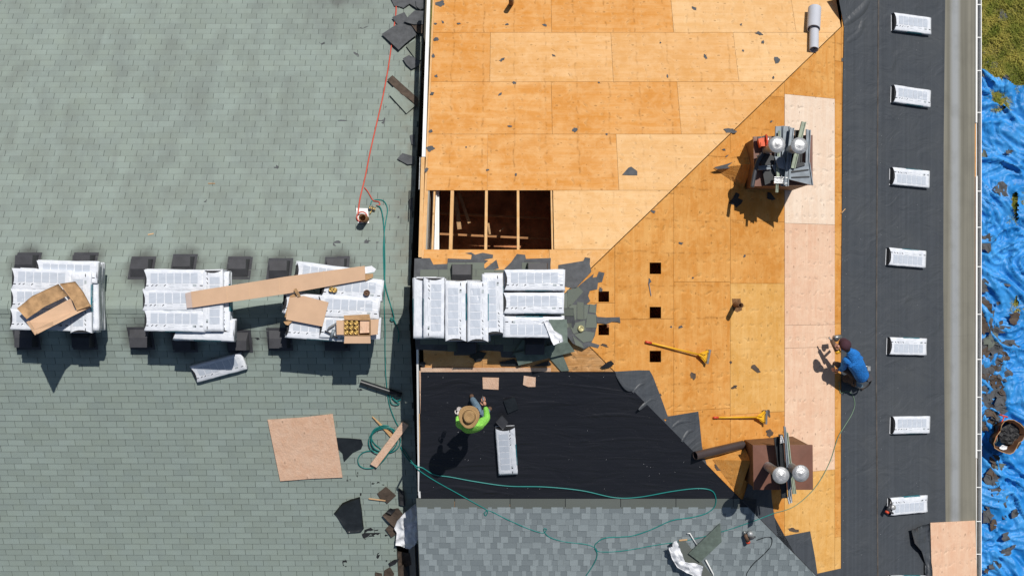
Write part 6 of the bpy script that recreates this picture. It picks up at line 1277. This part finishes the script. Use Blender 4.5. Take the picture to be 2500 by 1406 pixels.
for i, (x, y, w_, h_, mt, lb) in enumerate([(2462, 1060, 62, 62, 'scrap_dk', 'dark felt wad on top of the waste in the tub'), (2449, 1092, 22, 14, 'plastic_w', 'white crumpled wrapper in the tub'), (2482, 1046, 46, 34, 'scrap_dk', 'black felt wad at the back of the tub'), (2430, 1068, 9, 28, 'greenstrip', 'green grey shingle strip leaning on the left rim of the tub'), (2480, 1082, 22, 26, 'scrap_br', 'brown shingle wad at the right of the tub')]):
    q = [(x + w_ / 2 * math.cos(a) * R.uniform(.7, 1.1), y + h_ / 2 * math.sin(a) * R.uniform(.7, 1.1)) for a in [i_ * 0.628 for i_ in range(10)]]
    tag(crumple('waste_wad', q, 0.42 + 0.05 * (i == 1), 0.07, M[mt], None, 0.0, 8, 26, 5, i, smooth=False), lb, 'waste')

# ------------------------------------------------------------------ people
def skin_body(name, joints, edges, mat, parent, root=0, sub=2):
    me = bpy.data.meshes.new(name); me.from_pydata([tuple(j[0] - WL[parent]) for j in joints], edges, []); o = bpy.data.objects.new(name, me); col.objects.link(o); o.parent = parent
    sk = o.modifiers.new('skin', 'SKIN'); sk.use_smooth_shade = True
    for i, j in enumerate(joints):
        r = j[1] if isinstance(j[1], tuple) else (j[1], j[1]); me.skin_vertices[0].data[i].radius = r; me.skin_vertices[0].data[i].use_root = (i == root)
    sb = o.modifiers.new('sub', 'SUBSURF'); sb.levels = sub; sb.render_levels = sub
    dg = bpy.context.evaluated_depsgraph_get(); m2 = bpy.data.meshes.new_from_object(o.evaluated_get(dg)); o.modifiers.clear(); o.data = m2; m2.materials.clear(); m2.materials.append(mat)
    m2.polygons.foreach_set('use_smooth', [True] * len(m2.polygons)); o.name = name; return o
def J(px, py, pl, h, r): return (hit(px, py, pl, h), r)
def hand(parent, p, d, up, mat, name='hand', grip=True):
    d = d.normalized(); s = up.cross(d).normalized(); js = [(p, 0.028), (p + d * 0.045, 0.034), (p + d * 0.085, 0.030)]; ed = [(0, 1), (1, 2)]
    me = skin_body(name, js, ed, mat, parent, 0, 1)
    for i, (off, ln) in enumerate(((-0.030, 0.060), (-0.010, 0.072), (0.010, 0.068), (0.030, 0.052))):
        a = p + d * 0.08 + s * off; b = a + d * ln * .5 - up * 0.006; c_ = b + d * ln * .35 - up * 0.03; e = c_ - up * 0.02 - d * 0.01
        skin_body('finger', [(a, 0.0095), (b, 0.0088), (c_, 0.008), (e, 0.007)], [(0, 1), (1, 2), (2, 3)], mat, me if False else parent, 0, 1)
    a = p + d * 0.02 + s * 0.03; skin_body('finger', [(a, 0.011), (a + d * .03 + s * .03, 0.010), (a + d * .06 + s * .03 - up * .015, 0.008)], [(0, 1), (1, 2)], mat, parent, 0, 1)
# worker one: straw hat, hi-vis shirt, crouching and facing up the slope
PLN = 'RS'; base = hit(1152, 1030, PLN)
W1 = thing('person', 'person in a straw hat and green shirt standing bent on the black underlay', 'person', base)
js = [J(1153, 1036, PLN, 0.98, (0.15, 0.13)), J(1153, 1041, PLN, 1.15, (0.165, 0.13)), J(1152, 1038, PLN, 1.34, (0.19, 0.13)), J(1148, 1026, PLN, 1.48, (0.075, 0.07)),
      J(1131, 1038, PLN, 1.38, 0.088), J(1120, 1037, PLN, 1.14, 0.062), J(1118, 1014, PLN, 1.02, 0.046),
      J(1173, 1034, PLN, 1.38, 0.095), J(1190, 1020, PLN, 1.16, 0.066), J(1185, 991, PLN, 1.08, 0.044)]
skin_body('shirt', js, [(0, 1), (1, 2), (2, 3), (2, 4), (4, 5), (5, 6), (2, 7), (7, 8), (8, 9)], M['hivis'], W1)
js = [J(1154, 1034, PLN, 0.94, 0.135), J(1166, 1022, PLN, 0.86, 0.10), J(1166, 996, PLN, 0.50, 0.075), J(1160, 985, PLN, 0.30, 0.066), J(1152, 972, PLN, 0.08, 0.055),
      J(1145, 1026, PLN, 0.84, 0.10), J(1172, 1012, PLN, 0.46, 0.072), J(1193, 1002, PLN, 0.08, 0.055)]
skin_body('trousers', js, [(0, 1), (1, 2), (2, 3), (3, 4), (0, 5), (5, 6), (6, 7)], M['jeans'], W1)
skin_body('boot', [J(1152, 973, PLN, 0.05, 0.048), J(1151, 962, PLN, 0.045, 0.042)], [(0, 1)], M['boot'], W1, 0, 1)
skin_body('boot', [J(1193, 1003, PLN, 0.05, 0.048), J(1198, 993, PLN, 0.045, 0.045)], [(0, 1)], M['boot'], W1, 0, 1)
hc = hit(1145, 1017, PLN, 1.70); skin_body('head', [(hit(1148, 1024, PLN, 1.50), 0.055), (hc - Vector((0, 0, .07)), 0.088), (hc + Vector((0, .01, .02)), 0.085)], [(0, 1), (1, 2)], M['skin'], W1, 0, 2)
mb = MB(); tilt = Vector((0.05, 0.10, 1)).normalized(); prof = [(0.182, 0.006), (0.187, 0.014), (0.172, 0.020), (0.14, 0.004), (0.112, 0.006), (0.107, 0.06), (0.100, 0.10), (0.086, 0.120), (0.05, 0.096), (0.001, 0.088)]
mb.lathe(hc + Vector((0, 0, .0)), tilt, prof, 36)
for v_ in mb.v:
    d_ = v_ - hc; k_ = 1 + 0.05 * math.sin(3 * math.atan2(d_.y, d_.x)); hz = d_.dot(tilt)
    if hz < 0.03: v_.x = hc.x + d_.x * k_ * 0.95; v_.y = hc.y + d_.y * k_ * 1.03; v_.z += 0.012 * math.cos(2 * math.atan2(d_.y, d_.x))
    else: v_.x = hc.x + d_.x * 0.92 ; v_.y = hc.y + d_.y * 1.02
build(mb, 'straw_hat', M['straw'], W1, True, org=hc)
mb = MB(); mb.lathe(hc + Vector((0, 0, .0)), tilt, [(0.1135, 0.008), (0.1100, 0.034)], 36); build(mb, 'hat_band', M['boot'], W1, True)
hand(W1, hit(1185, 990, PLN, 1.07), hit(1180, 976, PLN, 1.02) - hit(1185, 990, PLN, 1.07), Vector((0, -.3, 1)).normalized(), M['skin'])
hand(W1, hit(1118, 1014, PLN, 1.01), hit(1120, 1002, PLN, 0.94) - hit(1118, 1014, PLN, 1.01), Vector((0, -.3, 1)).normalized(), M['glove'])
kn = thing('utility_knife', 'small utility knife in the right hand of the worker in the straw hat', 'knife', hit(1178, 970, PLN, 1.0))
mb = MB(); A, B = hit(1180, 979, PLN, 1.03), hit(1179, 970, PLN, 1.0); mb.tube([A, B], 0.012, 8); build(mb, 'handle', M['greym'], kn, True)
mb = MB(); C_ = hit(1178.5, 965, PLN, 0.98); mb.tube([B, C_], 0.007, 4, r2=0.002); build(mb, 'blade', M['steel'], kn)
# worker two: blue shirt, dark cap, kneeling over the decking edge with a nail gun
PLN = 'RE'; base = hit(2070, 905, PLN)
W2 = thing('person', 'person in a blue shirt and dark cap kneeling with a nail gun', 'person', base)
js = [J(2108, 925, PLN, 0.52, (0.15, 0.13)), J(2100, 908, PLN, 0.66, (0.165, 0.12)), J(2088, 885, PLN, 0.82, (0.175, 0.12)), J(2079, 866, PLN, 0.92, (0.12, 0.085)), J(2071, 855, PLN, 0.96, (0.06, 0.06)),
      J(2063, 878, PLN, 0.84, 0.082), J(2060, 897, PLN, 0.60, 0.064), J(2049, 904, PLN, 0.48, 0.048),
      J(2090, 862, PLN, 0.88, 0.08), J(2066, 853, PLN, 0.70, 0.055), J(2052, 848, PLN, 0.58, 0.045)]
skin_body('shirt', js, [(0, 1), (1, 2), (2, 3), (3, 4), (2, 5), (5, 6), (6, 7), (3, 8), (8, 9), (9, 10)], M['blue_sh'], W2)
js = [J(2100, 926, PLN, 0.42, 0.14), J(2084, 926, PLN, 0.36, 0.115), J(2068, 922, PLN, 0.22, 0.085), J(2060, 925, PLN, 0.10, 0.075), J(2082, 934, PLN, 0.10, 0.062), J(2097, 940, PLN, 0.10, 0.06), J(2103, 945, PLN, 0.07, 0.05),
      J(2078, 905, PLN, 0.42, 0.11), J(2050, 893, PLN, 0.40, 0.078), J(2042, 888, PLN, 0.12, 0.055)]
skin_body('trousers', js, [(0, 1), (1, 2), (2, 3), (3, 4), (4, 5), (5, 6), (0, 7), (7, 8), (8, 9)], M['dkpants'], W2)
skin_body('trouser_leg', [J(2086, 936, PLN, 0.13, 0.065), J(2098, 941, PLN, 0.13, 0.066), J(2104, 946, PLN, 0.10, 0.055)], [(0, 1), (1, 2)], M['jeans'], W2, 0, 2)
skin_body('shoe', [J(2103, 946, PLN, 0.07, 0.048), J(2108, 950, PLN, 0.06, 0.042)], [(0, 1)], M['boot'], W2, 0, 1)
skin_body('shoe', [J(2042, 889, PLN, 0.05, 0.05), J(2035, 883, PLN, 0.05, 0.045)], [(0, 1)], M['boot'], W2, 0, 1)
hc = hit(2064, 842, PLN, 1.05); skin_body('head', [(hit(2071, 856, PLN, 0.94), 0.055), (hc - Vector((-.01, .03, .05)), 0.086), (hc + Vector((-.02, .02, -.01)), 0.088)], [(0, 1), (1, 2)], M['hair'], W2, 0, 2)
mb = MB(); tilt = Vector((-0.35, 0.35, 1)).normalized(); mb.lathe(hc - tilt * 0.02, tilt, [(0.108, 0.0), (0.110, 0.03), (0.102, 0.07), (0.08, 0.10), (0.045, 0.118), (0.001, 0.124)], 28)
fw = Vector((-0.6, 0.75, -0.1)).normalized(); sd_ = tilt.cross(fw).normalized(); br = []
for i in range(9):
    a = math.pi * i / 8; br.append(hc - tilt * 0.01 + sd_ * math.cos(a) * 0.095 + fw * (0.06 + math.sin(a) * 0.09))
mb.add(br + [p - tilt * 0.008 for p in br], [tuple(range(9)), tuple(reversed(range(9, 18)))] + [(i, i + 9, i + 10, i + 1) for i in range(8)]); build(mb, 'cap', M['cap'], W2, True)
hand(W2, hit(2049, 904, PLN, 0.48), hit(2041, 903, PLN, 0.42) - hit(2049, 904, PLN, 0.48), Vector((0, 0, 1)), M['skin'])
hand(W2, hit(2052, 848, PLN, 0.58), hit(2040, 842, PLN, 0.55) - hit(2052, 848, PLN, 0.58), Vector((0, 0, 1)), M['skin'])
mb = MB(); mb.lathe(hit(2106, 928, PLN, 0.42), Vector((.25, -.45, 1)), [(0.165, 0), (0.175, 0.0), (0.175, 0.05), (0.165, 0.05)], 28); build(mb, 'tool_belt', M['vent'], W2, True)
mb = MB(); p = hit(2119, 921, PLN, 0.52); mb.box(p, Vector((.05, .03, 0)), Vector((-.035, .06, 0)), Vector((0, 0, .09))); build(mb, 'tool_pouch', M['vent'], W2)
mb = MB(); p = hit(2116, 893, PLN, 0.60); mb.tube([p - Vector((.07, 0, 0)), p + Vector((.06, -.02, 0))], 0.012, 8); mb.box(p + Vector((.04, -.05, -.02)), Vector((.03, 0, 0)), Vector((0, .045, 0)), Vector((0, 0, .04))); build(mb, 'belt_hammer', M['steel'], W2)
g = nailgun(2032, 846, 'RE', 62, 'black and yellow nail gun held by the worker in blue', 0.40, ('boot', 'vent', 'yellow'), k=1.35)
p = hit(2043, 823, 'RE', 0.40); 
mb = MB(); mb.tube([hit(2036, 824, 'RE', 0.46), hit(2052, 822, 'RE', 0.46)], 0.045, 14); build(mb, 'air_motor', M['steel'], g, True)
